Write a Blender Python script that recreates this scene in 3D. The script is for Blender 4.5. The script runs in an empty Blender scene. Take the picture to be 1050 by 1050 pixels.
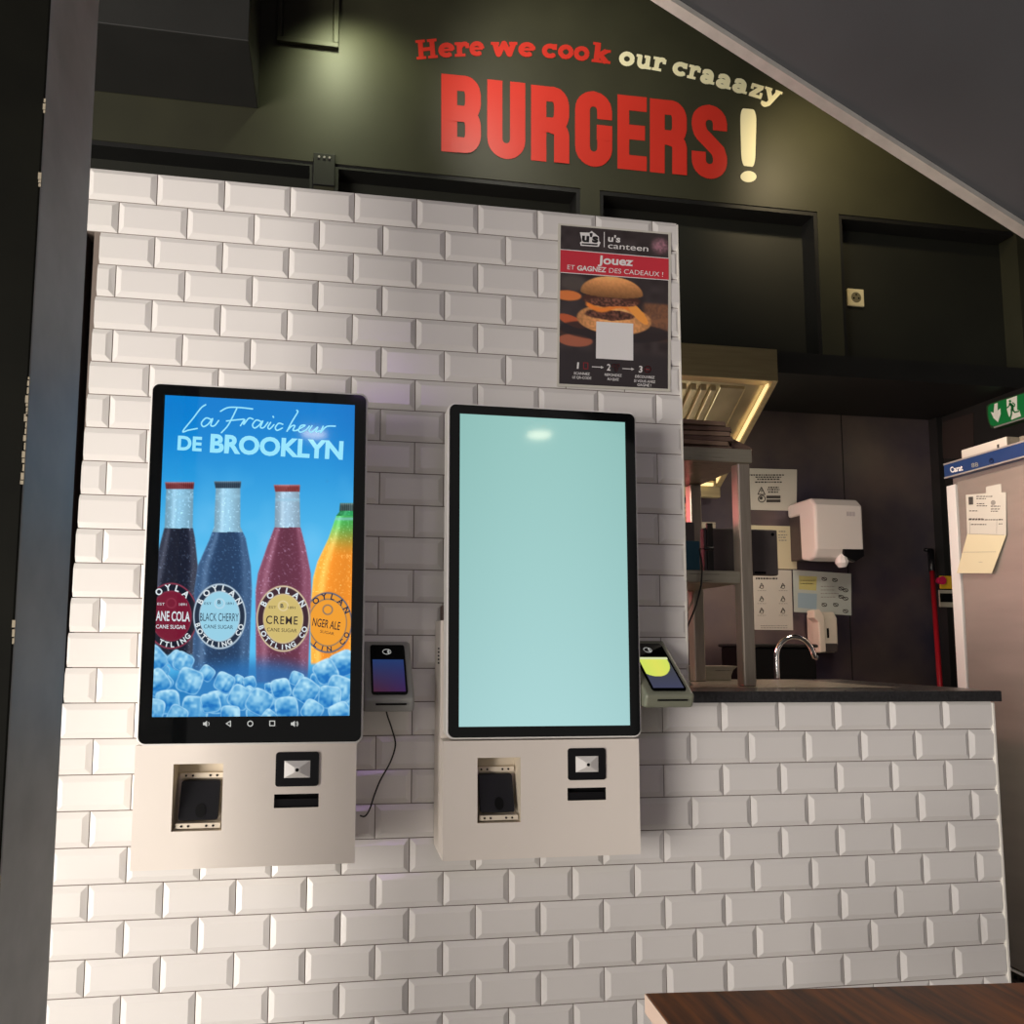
import bpy, bmesh, math, random
import numpy as np
from mathutils import Vector
random.seed(4)
C = bpy.context.scene.collection
PI = math.pi

# ------------------------------------------------------------------ camera
F, CX, CY = 736.18, 445.59, 595.59            # focal length and principal point for a 1050 px wide frame
R = np.array([[0.98992, -0.14145, 0.00686], [0.01923, 0.08628, -0.99609], [0.1403, 0.98618, 0.08813]])  # right, down, forward
ZT = 2.36                                      # top of the tiled wall above the floor
CAM = np.array([0.42509, -1.65947, ZT - 1.08713])
TW, TH = 0.152, 0.07617                        # tile pitch

def at(x, y, Y=None, X=None, Z=None):          # measured direction -> point on a known real plane
    d = R.T @ np.array([(x - CX) / F, (y - CY) / F, 1.0])
    t = (Y - CAM[1]) / d[1] if Y is not None else (X - CAM[0]) / d[0] if X is not None else (Z - CAM[2]) / d[2]
    return CAM + t * d

cd = bpy.data.cameras.new('camera'); cam = bpy.data.objects.new('camera', cd); C.objects.link(cam)
cd.sensor_width = 36; cd.lens = F / 1050 * 36
cd.shift_x = (525 - CX) / 1050; cd.shift_y = (CY - 525) / 1050; cd.clip_start = 0.02
from mathutils import Matrix
rt, dn, fw = R
cam.matrix_world = Matrix(((rt[0], -dn[0], -fw[0], CAM[0]), (rt[1], -dn[1], -fw[1], CAM[1]), (rt[2], -dn[2], -fw[2], CAM[2]), (0, 0, 0, 1)))
bpy.context.scene.camera = cam

# ------------------------------------------------------------------ materials
def lin(c):
    c = np.asarray(c, float) / 255.0
    return np.where(c <= 0.04045, c / 12.92, ((c + 0.055) / 1.055) ** 2.4)
def rgb(*c): return tuple(lin(c)) + (1.0,)
_m = {}
def mat(name, col, rough=0.5, metal=0.0, noise=0.0, scale=8.0, emit=0.0, ecol=None, coat=0.0, bump=0.0, stretch=None, attr=False, spec=0.5, dark=None, rnoise=0.0):
    if name in _m: return _m[name]
    m = bpy.data.materials.new(name); m.use_nodes = True; _m[name] = m
    nt = m.node_tree; b = nt.nodes['Principled BSDF']
    b.inputs['Base Color'].default_value = col
    b.inputs['Roughness'].default_value = rough; b.inputs['Metallic'].default_value = metal
    b.inputs['Specular IOR Level'].default_value = spec
    if coat: b.inputs['Coat Weight'].default_value = coat; b.inputs['Coat Roughness'].default_value = 0.05
    if emit:
        b.inputs['Emission Color'].default_value = ecol or col; b.inputs['Emission Strength'].default_value = emit
    if attr:
        a = nt.nodes.new('ShaderNodeAttribute'); a.attribute_name = 'picture'
        if emit:
            nt.links.new(a.outputs['Color'], b.inputs['Emission Color'])
        else:
            nt.links.new(a.outputs['Color'], b.inputs['Base Color'])
    if noise or bump or rnoise:
        tc = nt.nodes.new('ShaderNodeTexCoord'); mp = nt.nodes.new('ShaderNodeMapping')
        nt.links.new(tc.outputs['Object'], mp.inputs['Vector'])
        if stretch: mp.inputs['Scale'].default_value = stretch
        n = nt.nodes.new('ShaderNodeTexNoise'); n.inputs['Scale'].default_value = scale; n.inputs['Detail'].default_value = 6
        nt.links.new(mp.outputs['Vector'], n.inputs['Vector'])
        if noise:
            r = nt.nodes.new('ShaderNodeValToRGB')
            c0 = dark or tuple(v * (1 - noise) for v in col[:3]) + (1,)
            c1 = tuple(min(1, v * (1 + noise)) for v in col[:3]) + (1,)
            r.color_ramp.elements[0].position = 0.3; r.color_ramp.elements[1].position = 0.7
            r.color_ramp.elements[0].color = c0; r.color_ramp.elements[1].color = c1
            nt.links.new(n.outputs['Fac'], r.inputs['Fac']); nt.links.new(r.outputs['Color'], b.inputs['Base Color'])
        if rnoise:
            mr = nt.nodes.new('ShaderNodeMapRange'); mr.inputs['To Min'].default_value = max(0.02, rough - rnoise); mr.inputs['To Max'].default_value = rough + rnoise
            nt.links.new(n.outputs['Fac'], mr.inputs['Value']); nt.links.new(mr.outputs['Result'], b.inputs['Roughness'])
        if bump:
            bp = nt.nodes.new('ShaderNodeBump'); bp.inputs['Strength'].default_value = bump; bp.inputs['Distance'].default_value = 0.01
            nt.links.new(n.outputs['Fac'], bp.inputs['Height']); nt.links.new(bp.outputs['Normal'], b.inputs['Normal'])
    return m

TILE = mat('white_glazed_tile', rgb(224, 220, 216), 0.17, noise=0.02, scale=3, rnoise=0.03)
GROUT = mat('grey_grout', rgb(120, 108, 100), 0.9)
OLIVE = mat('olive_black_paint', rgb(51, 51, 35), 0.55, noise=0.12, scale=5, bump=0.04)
BLACKP = mat('black_paint', rgb(22, 22, 20), 0.55, noise=0.2, scale=6, bump=0.04)
GREYP = mat('dark_grey_scuffed_paint', rgb(63, 64, 67), 0.55, noise=0.1, scale=4, bump=0.03, rnoise=0.12)
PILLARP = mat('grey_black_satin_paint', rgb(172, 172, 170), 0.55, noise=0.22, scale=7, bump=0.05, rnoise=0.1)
CHIP = mat('chipped_plaster', rgb(150, 140, 120), 0.9)
ALU = mat('pale_metal_trim', rgb(190, 186, 180), 0.4, metal=0.5, noise=0.08, scale=30)
STEEL = mat('brushed_steel', rgb(176, 168, 150), 0.3, metal=.65, noise=0.08, scale=30, stretch=(0.4, 8, 8), rnoise=0.08)
STEELV = mat('worn_steel_post', rgb(168, 156, 142), 0.36, metal=0.65, noise=0.1, scale=25, stretch=(6, 6, 0.4), rnoise=0.08)
STEELW = mat('dark_steel_sheet', rgb(134, 118, 108), 0.34, metal=0.6, noise=0.12, dark=rgb(54, 58, 88), scale=1.6, rnoise=0.12)  # brown-to-navy mottling puts the sheet's room reflections into its colour
FRIDGEM = mat('fridge_steel', rgb(180, 172, 164), 0.36, metal=0.55, noise=0.05, scale=4, stretch=(1, 1, 6), rnoise=0.1)
GLASSB = mat('black_glass', rgb(5, 6, 7), 0.06, spec=0.3)
RIM = mat('white_plastic_rim', rgb(225, 222, 218), 0.35)
SHELL = mat('cream_powder_coat', rgb(228, 219, 209), 0.45, noise=0.015, scale=6)
SHELLIN = mat('cream_inside', rgb(218, 206, 186), 0.55)
BLKPL = mat('black_plastic', rgb(17, 17, 20), 0.35, spec=.3)
BLKMAT = mat('matt_black', rgb(8, 8, 9), 0.7, spec=.15)
DKGR = mat('charcoal_plastic', rgb(74, 66, 64), 0.5, noise=0.1, scale=20)
TERM = mat('grey_terminal_plastic', rgb(150, 150, 146), 0.42)
TERM2 = mat('olive_grey_terminal_plastic', rgb(118, 120, 104), 0.42)
WTOP = mat('dark_stone_worktop', rgb(52, 47, 45), 0.3, noise=0.25, scale=60, rnoise=0.1)
WEDGE = mat('dark_worktop_edge', rgb(34, 33, 34), 0.65, noise=0.4, scale=120, bump=0.3)
PAPER = mat('white_paper', rgb(206, 202, 190), 0.8)
PAPERY = mat('cream_paper', rgb(218, 208, 174), 0.8)
INK = mat('dark_print', rgb(70, 66, 62), 0.8)
INKL = mat('grey_print', rgb(150, 146, 138), 0.8)
PINKW = mat('white_gloss_plastic', rgb(226, 218, 214), 0.22, coat=0.3)
CREAMP = mat('cream_plastic', rgb(226, 214, 196), 0.4)
CHROME = mat('chrome', rgb(225, 222, 220), 0.08, metal=1.0)
RED = mat('red_painted_tube', rgb(150, 18, 32), 0.4)
YEL = mat('yellow_plastic', rgb(230, 180, 40), 0.5)
TEAL = mat('teal_box_card', rgb(16, 70, 88), 0.6, noise=0.08, scale=10)
KRAFT = mat('brown_card', rgb(134, 110, 92), 0.9, noise=0.15, scale=30)
DKCARD = mat('dark_brown_card', rgb(104, 82, 70), 0.9, noise=0.15, scale=30)
WOODL = mat('pale_wood', rgb(190, 150, 110), 0.7, noise=0.2, scale=20)
BLUEP = mat('navy_panel', rgb(36, 62, 110), 0.35, noise=0.05, scale=20)
WCARD = mat('white_card', rgb(228, 220, 206), 0.7)
CORR = mat('corrugated_grey_card', rgb(150, 138, 120), 0.85, noise=0.2, scale=60, stretch=(1, 30, 1))
GREEN = mat('exit_green', rgb(20, 120, 58), 0.4, emit=0.08, ecol=rgb(20, 130, 60))
EXITW = mat('exit_white', rgb(220, 220, 205), 0.5, emit=0.12)
REDVIN = mat('red_vinyl', rgb(192, 50, 38), 0.4, noise=0.04, scale=4)
CREAMV = mat('cream_vinyl', rgb(236, 230, 190), 0.5)
WHITEV = mat('white_print', rgb(235, 232, 230), 0.6)
REDPR = mat('red_print', rgb(150, 42, 48), 0.6)
POSTER = mat('printed_poster', rgb(255, 255, 255), 0.5, attr=True)
SCREEN = mat('lit_screen', rgb(0, 0, 0), 0.06, attr=True, emit=1.0)
SCYAN = mat('screen_cyan_text', rgb(0, 0, 0), 0.1, emit=1.0, ecol=rgb(150, 228, 252))
SWHITE = mat('screen_white', rgb(0, 0, 0), 0.1, emit=0.9, ecol=rgb(225, 235, 240))
SDARK = mat('screen_dark_text', rgb(0, 0, 0), 0.1, emit=1.0, ecol=rgb(28, 44, 66))
SBROWN = mat('screen_brown_text', rgb(0, 0, 0), 0.1, emit=1.0, ecol=rgb(48, 38, 40))
SICON = mat('screen_icon', rgb(0, 0, 0), 0.1, emit=0.8, ecol=rgb(215, 215, 210))
WOODT = mat('dark_walnut_table', rgb(126, 70, 28), 0.42, spec=.25, noise=0.5, scale=5, stretch=(11, 1.2, 9), rnoise=0.08, dark=rgb(68, 35, 14))
EDGEB = mat('beige_edge_band', rgb(196, 172, 156), 0.5)
FLOORM = mat('grey_floor_tile', rgb(120, 112, 104), 0.4, noise=0.1, scale=3)
CEILM = mat('black_ceiling', rgb(26, 26, 26), 0.8)
WIRE = mat('black_cable', rgb(16, 16, 16), 0.5)
WIREW = mat('white_cable', rgb(200, 180, 165), 0.5)
SOCK = mat('ivory_socket', rgb(226, 214, 170), 0.4)
GOLDIN = mat('hood_inner_steel', rgb(184, 174, 144), 0.34, metal=0.9, noise=0.08, scale=12, rnoise=0.1)
BRONZE = mat('hood_fascia_steel', rgb(168, 156, 120), 0.34, metal=0.55, noise=0.1, scale=14, stretch=(0.4, 6, 6), rnoise=0.08)
LAMPG = mat('warm_lamp_diffuser', rgb(255, 244, 214), 0.4, emit=14.0, ecol=rgb(255, 240, 205))
LAMPY = mat('warm_hood_lamp', rgb(255, 236, 180), 0.4, emit=0.7, ecol=rgb(246, 226, 160))
SILI = mat('white_silicone', rgb(228, 224, 214), 0.5)
CLEAR = mat('laminated_sheet', rgb(196, 204, 196), 0.22)
LYEL = mat('yellow_note', rgb(206, 200, 130), 0.7)
LBLU = mat('blue_note', rgb(160, 184, 196), 0.7)

# ------------------------------------------------------------------ mesh builder (world coordinates)
class MB:
    def __init__(s): s.v = []; s.f = []; s.m = []; s.mats = []; s.col = {}
    def mi(s, m):
        if m not in s.mats: s.mats.append(m)
        return s.mats.index(m)
    def poly(s, pts, m):
        b = len(s.v); s.v += [tuple(map(float, p)) for p in pts]; s.f.append(tuple(range(b, b + len(pts)))); s.m.append(s.mi(m)); return s
    def faces(s, vs, fs, m):
        b = len(s.v); s.v += [tuple(map(float, p)) for p in vs]; k = s.mi(m)
        for f in fs: s.f.append(tuple(i + b for i in f)); s.m.append(k)
        return s
    def box(s, a, b, m):
        x0, y0, z0 = np.minimum(a, b); x1, y1, z1 = np.maximum(a, b)
        vs = [(x0, y0, z0), (x1, y0, z0), (x1, y1, z0), (x0, y1, z0), (x0, y0, z1), (x1, y0, z1), (x1, y1, z1), (x0, y1, z1)]
        return s.faces(vs, [(0, 3, 2, 1), (4, 5, 6, 7), (0, 1, 5, 4), (1, 2, 6, 5), (2, 3, 7, 6), (3, 0, 4, 7)], m)
    def prism(s, pts, off, m, cap=True):         # polygon swept by the vector off
        n = len(pts); p = [np.array(q, float) for q in pts]; q = [a + np.array(off) for a in p]
        fs = [(i, (i + 1) % n, n + (i + 1) % n, n + i) for i in range(n)]
        if cap: fs += [tuple(range(n))[::-1], tuple(range(n, 2 * n))]
        return s.faces(p + q, fs, m)
    def tube(s, pts, r, m, n=10):
        pts = [Vector(p) for p in pts]; rings = []; up = None
        for i, p in enumerate(pts):
            t = (pts[min(i + 1, len(pts) - 1)] - pts[max(i - 1, 0)]).normalized()
            if up is None: up = t.orthogonal().normalized()
            u = (up - t * up.dot(t)).normalized(); w = t.cross(u); up = u
            rr = r[i] if isinstance(r, (list, tuple)) else r
            rings.append([p + (u * math.cos(2 * PI * k / n) + w * math.sin(2 * PI * k / n)) * rr for k in range(n)])
        vs = [v for g in rings for v in g]; L = len(rings)
        fs = [(i * n + k, i * n + (k + 1) % n, (i + 1) * n + (k + 1) % n, (i + 1) * n + k) for i in range(L - 1) for k in range(n)]
        fs += [tuple(range(n))[::-1], tuple((L - 1) * n + k for k in range(n))]
        return s.faces(vs, fs, m)
    def build(s, name, parent=None, loc=None, bevel=0.0, smooth=False, segs=2):
        me = bpy.data.meshes.new(name)
        base = np.zeros(3)
        q = parent
        while q is not None: base = base + np.array(q.location); q = q.parent
        if parent is None:
            if loc is None:
                a = np.array(s.v); loc = ((a[:, 0].min() + a[:, 0].max()) / 2, (a[:, 1].min() + a[:, 1].max()) / 2, a[:, 2].min())
            base = np.array(loc, float)
        V = np.array(s.v) - base
        me.from_pydata(V.tolist(), [], s.f); 
        for m in s.mats: me.materials.append(m)
        me.polygons.foreach_set('material_index', s.m)
        if smooth: me.polygons.foreach_set('use_smooth', [True] * len(s.f))
        if s.col:
            a = me.color_attributes.new('picture', 'FLOAT_COLOR', 'POINT')
            c = np.zeros((len(s.v), 4)); c[:, 3] = 1
            for st, arr in s.col.items(): c[st:st + len(arr), :3] = arr
            a.data.foreach_set('color', c.ravel())
        me.update()
        o = bpy.data.objects.new(name, me); C.objects.link(o)
        if parent is not None: o.parent = parent
        else: o.location = base
        if bevel:
            md = o.modifiers.new('bevel', 'BEVEL'); md.width = bevel; md.segments = segs; md.limit_method = 'ANGLE'; md.angle_limit = math.radians(40)
        return o

def tag(o, label, cat, group=None, kind=None):
    if label: o['label'] = label
    if cat: o['category'] = cat
    if group: o['group'] = group
    if kind: o['kind'] = kind
    return o
def thing(name, label, cat, loc, group=None):
    o = bpy.data.objects.new(name, None); o.empty_display_size = 0.05; C.objects.link(o); o.location = loc
    return tag(o, label, cat, group)
def struct(o): o['kind'] = 'structure'; return o

def rrect(x0, y0, x1, y1, r, n=6):
    pts = []
    for cx, cy, a0 in ((x1 - r, y1 - r, 0), (x0 + r, y1 - r, 90), (x0 + r, y0 + r, 180), (x1 - r, y0 + r, 270)):
        for k in range(n + 1):
            a = math.radians(a0 + 90 * k / n); pts.append((cx + r * math.cos(a), cy + r * math.sin(a)))
    return pts
def circ(cx, cy, r, n=28, ry=None): return [(cx + r * math.cos(2 * PI * k / n), cy + (ry or r) * math.sin(2 * PI * k / n)) for k in range(n)]

class Plane:                                   # flat picture plane: photo measurements <-> points on the real surface
    def __init__(s, axis, val): s.axis = axis; s.val = val
    def __call__(s, x, y, lift=0.0):
        p = at(x, y, **{s.axis: s.val}).copy()
        i = 'XYZ'.index(s.axis); p[i] -= lift        # lift towards -axis (the room side)
        return p

def homog(src, dst):
    A = []
    for (x, y), (u, v) in zip(src, dst):
        A.append([x, y, 1, 0, 0, 0, -u * x, -u * y, -u]); A.append([0, 0, 0, x, y, 1, -v * x, -v * y, -v])
    return np.linalg.svd(np.array(A))[2][-1].reshape(3, 3)

# ------------------------------------------------------------------ text
def text_tris(s, weight=0.0, spacing=1.0):
    cu = bpy.data.curves.new('t', 'FONT'); cu.body = s; cu.size = 1; cu.offset = weight; cu.space_character = spacing; cu.resolution_u = 4
    ob = bpy.data.objects.new('t', cu); C.objects.link(ob)
    dg = bpy.context.evaluated_depsgraph_get(); me = bpy.data.meshes.new_from_object(ob.evaluated_get(dg))
    V = np.array([v.co[:2] for v in me.vertices]).reshape(-1, 2); fs = [tuple(p.vertices) for p in me.polygons]
    bpy.data.objects.remove(ob); bpy.data.curves.remove(cu); bpy.data.meshes.remove(me)
    return V, fs
def put_text(mb, pl, s, p0, p1, h, m, weight=0.0, lift=0.001, fit='width', spacing=1.0, lean=0.0):
    """write s with its baseline from photo point p0 to p1 and cap height h (photo units)"""
    V, fs = text_tris(s, weight, spacing)
    if not len(V): return
    x0, x1 = V[:, 0].min(), V[:, 0].max()
    p0 = np.array(p0, float); p1 = np.array(p1, float); d = p1 - p0; L = np.linalg.norm(d); e = d / L; n = np.array([e[1], -e[0]])
    ky = h / 0.72
    P2 = [p0 + e * ((x - x0) / (x1 - x0) * L) + n * (y * ky) + e * (lean * y * ky) for x, y in V]
    mb.faces([pl(q[0], q[1], lift) for q in P2], fs, m)
def arc_text(mb, pl, s, c, r, a0, a1, h, m, weight=0.02, lift=0.001, inside=False, kx=.805):
    """letters along a circle; angles in degrees, 0 = top, clockwise"""
    n = len(s); ry = r; r = r * kx
    for i, ch in enumerate(s):
        if ch == ' ': continue
        a = math.radians(a0 + (a1 - a0) * (i / (n - 1) if n > 1 else 0.5))
        V, fs = text_tris(ch, weight); V = V - [(V[:, 0].min() + V[:, 0].max()) / 2, 0.36]
        k = h / 0.72; out = np.array([math.sin(a), -math.cos(a)]); tan = np.array([math.cos(a), math.sin(a)])
        if inside: up, ri = -out, -tan
        else: up, ri = out, tan
        ctr = np.array(c) + np.array([out[0] * r, out[1] * ry])
        mb.faces([pl(*(ctr + ri * x * k + up * y * k), lift) for x, y in V], fs, m)

def stroke(path, w, closed=False, endcap=False):
    """thick polyline -> list of quads / disc polygons in 2D"""
    out = []; P2 = [np.array(p, float) for p in path]
    n = len(P2)
    for i in range(n - 1 + (1 if closed else 0)):
        a, b = P2[i], P2[(i + 1) % n]; d = b - a; L = np.linalg.norm(d)
        if L < 1e-9: continue
        d /= L; q = np.array([-d[1], d[0]]) * w / 2
        out.append([a - q, b - q, b + q, a + q])
    for i in range(n):
        if (0 < i < n - 1) or closed or endcap: out.append([P2[i] + np.array([math.cos(2 * PI * k / 12), math.sin(2 * PI * k / 12)]) * w / 2 for k in range(12)])
    return out
def arcp(cx, cy, rx, ry, a0, a1, n=8): return [(cx + rx * math.cos(math.radians(a0 + (a1 - a0) * k / n)), cy + ry * math.sin(math.radians(a0 + (a1 - a0) * k / n))) for k in range(n + 1)]

def flat(mb, polys, f, m):
    for p in polys: mb.poly([f(x, y) for x, y in p], m)
def lap(b, axis, i0, step):                    # lap the overlapping print pieces by a hair so they never coincide
    for i in range(i0, len(b.f)):
        for k in b.f[i]: v = list(b.v[k]); v[axis] -= step * (i - i0); b.v[k] = tuple(v)

# ================================================================== SETTING
# ---- tiled wall: tall part to the left, counter front to the right, one plane at Y = 0
XR_UP = 1.284; XR_LO = 2.118; XL = -2.6; YB = 0.09
ZC = ZT - 16 * TH - 0.004                     # underside of the bar worktop
wall = MB()
def notch_x(r): return (-0.76 - 0.0135 * (r - 2)) * TW
def clip(poly, xa, xb, za, zb):
    for ax, lim, sg in ((0, xa, 1), (0, xb, -1), (1, za, 1), (1, zb, -1)):
        out = []
        for i in range(len(poly)):
            a, b = poly[i], poly[(i + 1) % len(poly)]; da, db = sg * (a[ax] - lim), sg * (b[ax] - lim)
            if da >= 0: out.append(a)
            if da * db < 0:
                t = da / (da - db); out.append(tuple(a[k] + (b[k] - a[k]) * t for k in range(3)))
        poly = out
        if len(poly) < 3: return None
    return poly
GAP, BV, HT = 0.0011, 0.0125, 0.0052
rnd = random.Random(2)
for r in range(0, 31):
    z1, z0 = ZT - r * TH, ZT - (r + 1) * TH
    if z0 < 0.0: z0 = 0.0
    if z1 <= 0.01: break
    off = 0.5 if r % 2 else 0.0
    off += (-0.018 if r % 2 else 0.022) if r < 20 else (0.008 if r % 2 else 0)
    xa = XL if (r < 2 or r >= 16) else notch_x(r)
    xb = XR_UP if r < 16 else XR_LO
    for k in range(-18, 16):
        x0, x1 = (k + off) * TW + GAP, (k + 1 + off) * TW - GAP
        if x1 < xa or x0 > xb: continue
        a, b = z0 + GAP, z1 - GAP; ht = HT + rnd.uniform(-.0004, .0004); tx, tz = rnd.uniform(-.0006, .0006), rnd.uniform(-.0004, .0004)
        o = [(x0, a, 0), (x1, a, 0), (x1, b, 0), (x0, b, 0)]
        i_ = [(x0 + BV, a + BV, -ht + tx + tz), (x1 - BV, a + BV, -ht - tx + tz), (x1 - BV, b - BV, -ht - tx - tz), (x0 + BV, b - BV, -ht + tx - tz)]
        ps = [i_] + [[o[j], o[(j + 1) % 4], i_[(j + 1) % 4], i_[j]] for j in range(4)]
        ps += [[(o[j][0], o[j][1], .003), (o[(j + 1) % 4][0], o[(j + 1) % 4][1], .003), o[(j + 1) % 4], o[j]] for j in range(4)]
        for p in ps:
            q = clip(p, max(xa, XL), xb, 0.0, ZT)
            if q: wall.poly([(x, y, z) for x, z, y in q], TILE)
# body behind the tiles (grout shows in the joints)
NX = -0.118
wall.box((NX - .012, 0.0016, ZC), (XR_UP, YB, ZT), GROUT)
wall.box((XL, 0.0016, ZT - 2 * TH), (NX - .012, YB, ZT), GROUT)
wall.box((XL, 0.0016, 0), (XR_LO, YB, ZC), GROUT)
struct(wall.build('wall_front', loc=(0.6, 0.04, 0)))
nt_ = MB(); nt_.box((XL, 0.05, ZC), (NX - .014, 0.085, ZT - 2 * TH), BLACKP)
struct(nt_.build('wall_recess'))
jm = MB(); jm.box((NX - .052, 0.004, ZC + .001), (NX - .03, 0.049, ZT - 2 * TH - .002), mat('dark_brown_jamb', rgb(40, 32, 30), 0.5, noise=.2)); 
struct(jm.build('trim_1', bevel=.002))
sb = MB(); sb.box((XR_LO, -0.006, 0), (XR_LO + .008, 0.012, ZC - .004), SILI); struct(sb.build('trim_2', bevel=.002))
sb = MB(); sb.box((XR_UP, -0.0055, ZC + .03), (XR_UP + .0025, YB, ZT - .007), SILI); struct(sb.build('trim_3'))

# ---- olive bulkhead wall over the kitchen, with four niches
YO = 1.036; YK = 1.50
def Zo(x, y): return at(x, y, Y=YO)
ZNT = 0.5 * (Zo(343, 168)[2] + Zo(840, 217)[2]); ZNB = Zo(797, 360)[2]
ZS = at(957, 431, Y=YK)[2]; XW = at(957, 431, Y=YK)[0]
ZCL = 4.6
sp = (Zo(595, 193)[0], Zo(615, 197)[0]); sq = (Zo(838, 217)[0], Zo(860, 220)[0]); s1 = (Zo(322, 165)[0], Zo(343, 168)[0]); sr = (Zo(1042, 240)[0], Zo(1062, 243)[0])
ND = 0.085
wb = MB()
wb.box((-4.5, YO, ZNT), (XW + .3, YK + .1, ZCL), OLIVE)
wb.box((-4.5, YO, ZS), (XW + .3, YK + .1, ZNB), BLACKP)
wb.box((-4.5, YO + ND, ZNB), (XW + .3, YK + .1, ZNT), mat('dark_niche_back', rgb(30, 31, 22), .6, noise=.15, scale=5))  # niche backs in a darker olive than the wall around them
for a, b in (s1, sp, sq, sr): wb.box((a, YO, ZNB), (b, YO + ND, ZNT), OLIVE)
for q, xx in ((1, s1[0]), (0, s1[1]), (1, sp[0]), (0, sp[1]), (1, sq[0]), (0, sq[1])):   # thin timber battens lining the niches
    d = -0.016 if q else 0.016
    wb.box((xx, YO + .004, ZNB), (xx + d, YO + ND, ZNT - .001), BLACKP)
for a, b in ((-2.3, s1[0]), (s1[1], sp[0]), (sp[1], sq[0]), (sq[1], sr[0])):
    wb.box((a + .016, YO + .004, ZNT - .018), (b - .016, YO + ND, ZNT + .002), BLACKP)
struct(wb.build('wall_bulkhead', loc=(0.6, YO, ZS)))
brk = MB(); zb_ = ZNT
brk.box((s1[0] - .002, YO - .012, ZNT - .10), (s1[1] + .002, YO - .0005, ZNT + .03), BLACKP)
o = brk.build('bracket_plate', bevel=.002)
tag(o, 'black bracket plate with small screws on the niche post above the left screen', 'bracket')
for k in range(3):
    b = MB(); x = s1[0] + .02 + k * .02; b.tube([(x, YO - .0125, ZNT + .012), (x, YO - .016, ZNT + .012)], .0045, ALU, 8); b.build('screw', o)

# ---- kitchen back wall, right wall, floor, ceiling
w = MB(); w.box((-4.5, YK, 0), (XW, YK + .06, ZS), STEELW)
for xx in (at(865, 500, Y=YK)[0],): w.box((xx, YK - .002, 0), (xx + .004, YK, ZS), BLACKP)
struct(w.build('wall_kitchen'))
w = MB(); w.box((XW, -5.4, 0), (XW + .1, YK + .1, ZS - .001), BLACKP); w.box((XW - .03, YK - .05, 0), (XW - .0005, YK - .001, ZS - .003), BLACKP)
struct(w.build('wall_right'))
w = MB(); w.box((-4.6, -5.4, 0), (-4.5, YK + .1, ZCL), GREYP); struct(w.build('wall_left'))
w = MB(); w.box((-4.6, -5.4, -.1), (XW + .4, YK + .1, 0), FLOORM); struct(w.build('floor'))
w = MB(); w.box((-4.6, -5.4, ZCL), (XW + .4, YK + .1, ZCL + .1), CEILM); struct(w.build('ceiling'))
w = MB(); w.box((XW + .3, -5.4, ZS), (XW + .4, YO, ZCL), BLACKP); struct(w.build('wall_upper_right'))

# grey boxed duct and access hatch on the olive wall
b = MB(); q = Zo(255, 42); yb = YO - .32; q = at(255, 42, Y=yb)
b.box((-1.8, yb, q[2]), (q[0], YO - .001, ZCL - .002), mat('charcoal_painted_duct', rgb(44, 44, 42), .55, noise=.1, scale=5))
tag(b.build('duct_box', bevel=.003), 'dark grey boxed duct on the olive wall above the left of the tiled wall', 'duct')
a0 = Zo(284, 45); a1 = Zo(347, 52); zt = Zo(315, -30)[2]
hr = thing('access_hatch', 'small square olive access hatch high on the wall above the left screen', 'hatch', (0.5 * (a0[0] + a1[0]), YO, a0[2]))
b = MB(); x0, x1, z0, z1 = a0[0], a1[0], 0.5 * (a0[2] + a1[2]), zt
for p, q in (((x0, z0), (x1, z0 + .02)), ((x0, z1 - .02), (x1, z1)), ((x0, z0 + .02), (x0 + .02, z1 - .02)), ((x1 - .02, z0 + .02), (x1, z1 - .02))):
    b.box((p[0], YO - .018, p[1]), (q[0], YO - .0005, q[1]), OLIVE)
b.build('hatch_frame', hr, bevel=.002)
b = MB(); b.box((x0 + .023, YO - .010, z0 + .023), (x1 - .023, YO - .0005, z1 - .023), OLIVE); b.build('hatch_door', hr, bevel=.002)

# ---- near pillar on the left
b = MB(); PX = .047
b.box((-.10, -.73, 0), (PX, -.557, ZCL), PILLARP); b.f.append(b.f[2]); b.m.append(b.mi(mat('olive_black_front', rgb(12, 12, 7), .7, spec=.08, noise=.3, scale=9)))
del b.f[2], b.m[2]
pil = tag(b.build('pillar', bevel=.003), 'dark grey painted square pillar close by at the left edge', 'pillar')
b = MB()
for z, l in ((1.60, .05), (1.555, .09), (1.30, .03), (1.0, .10), (1.97, .02), (1.87, .02)):
    zz = z - l
    while zz < z:
        hh = random.uniform(.004, .012); b.box((PX - .0012 - random.random() * .0025, -.7306, zz), (PX + .0004, -.7292, min(z, zz + hh * .8)), CHIP); zz += hh
b.build('chipped_edge', pil)['label'] = 'pale chips along the pillar corner'

# ---- staircase overhead on the right: sloping soffit with a pale edge trim
YS = -0.2
e0 = at(678, 0, Y=YS); e1 = at(1050, 238, Y=YS); dv = (e1 - e0); sl = dv[2] / dv[0]
def stp(x, y, up): 
    return (x, y, e0[2] + (x - e0[0]) * sl + up)
xa = e0[0] - 3.2; xb = min(e0[0] + 2.2, XW - .02)
st = thing('staircase', 'dark grey scuffed underside of a staircase sloping down at the top right', 'staircase', (1.6, -1, 2.3))
b = MB(); b.prism([stp(xa, YS - .0025, .012), stp(xb, YS - .0025, .012), stp(xb, YS - .0025, .26), stp(xa, YS - .0025, .26)], (0, -2.0, 0), GREYP); b.build('soffit', st)
w0 = at(712, 0, Y=YS - .02)
tw = 0.05
b = MB(); b.prism([stp(xa, YS + .012, 0), stp(xb, YS + .012, 0), stp(xb, YS + .012, .27), stp(xa, YS + .012, .27)], (0, -.014, 0), ALU)
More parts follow.
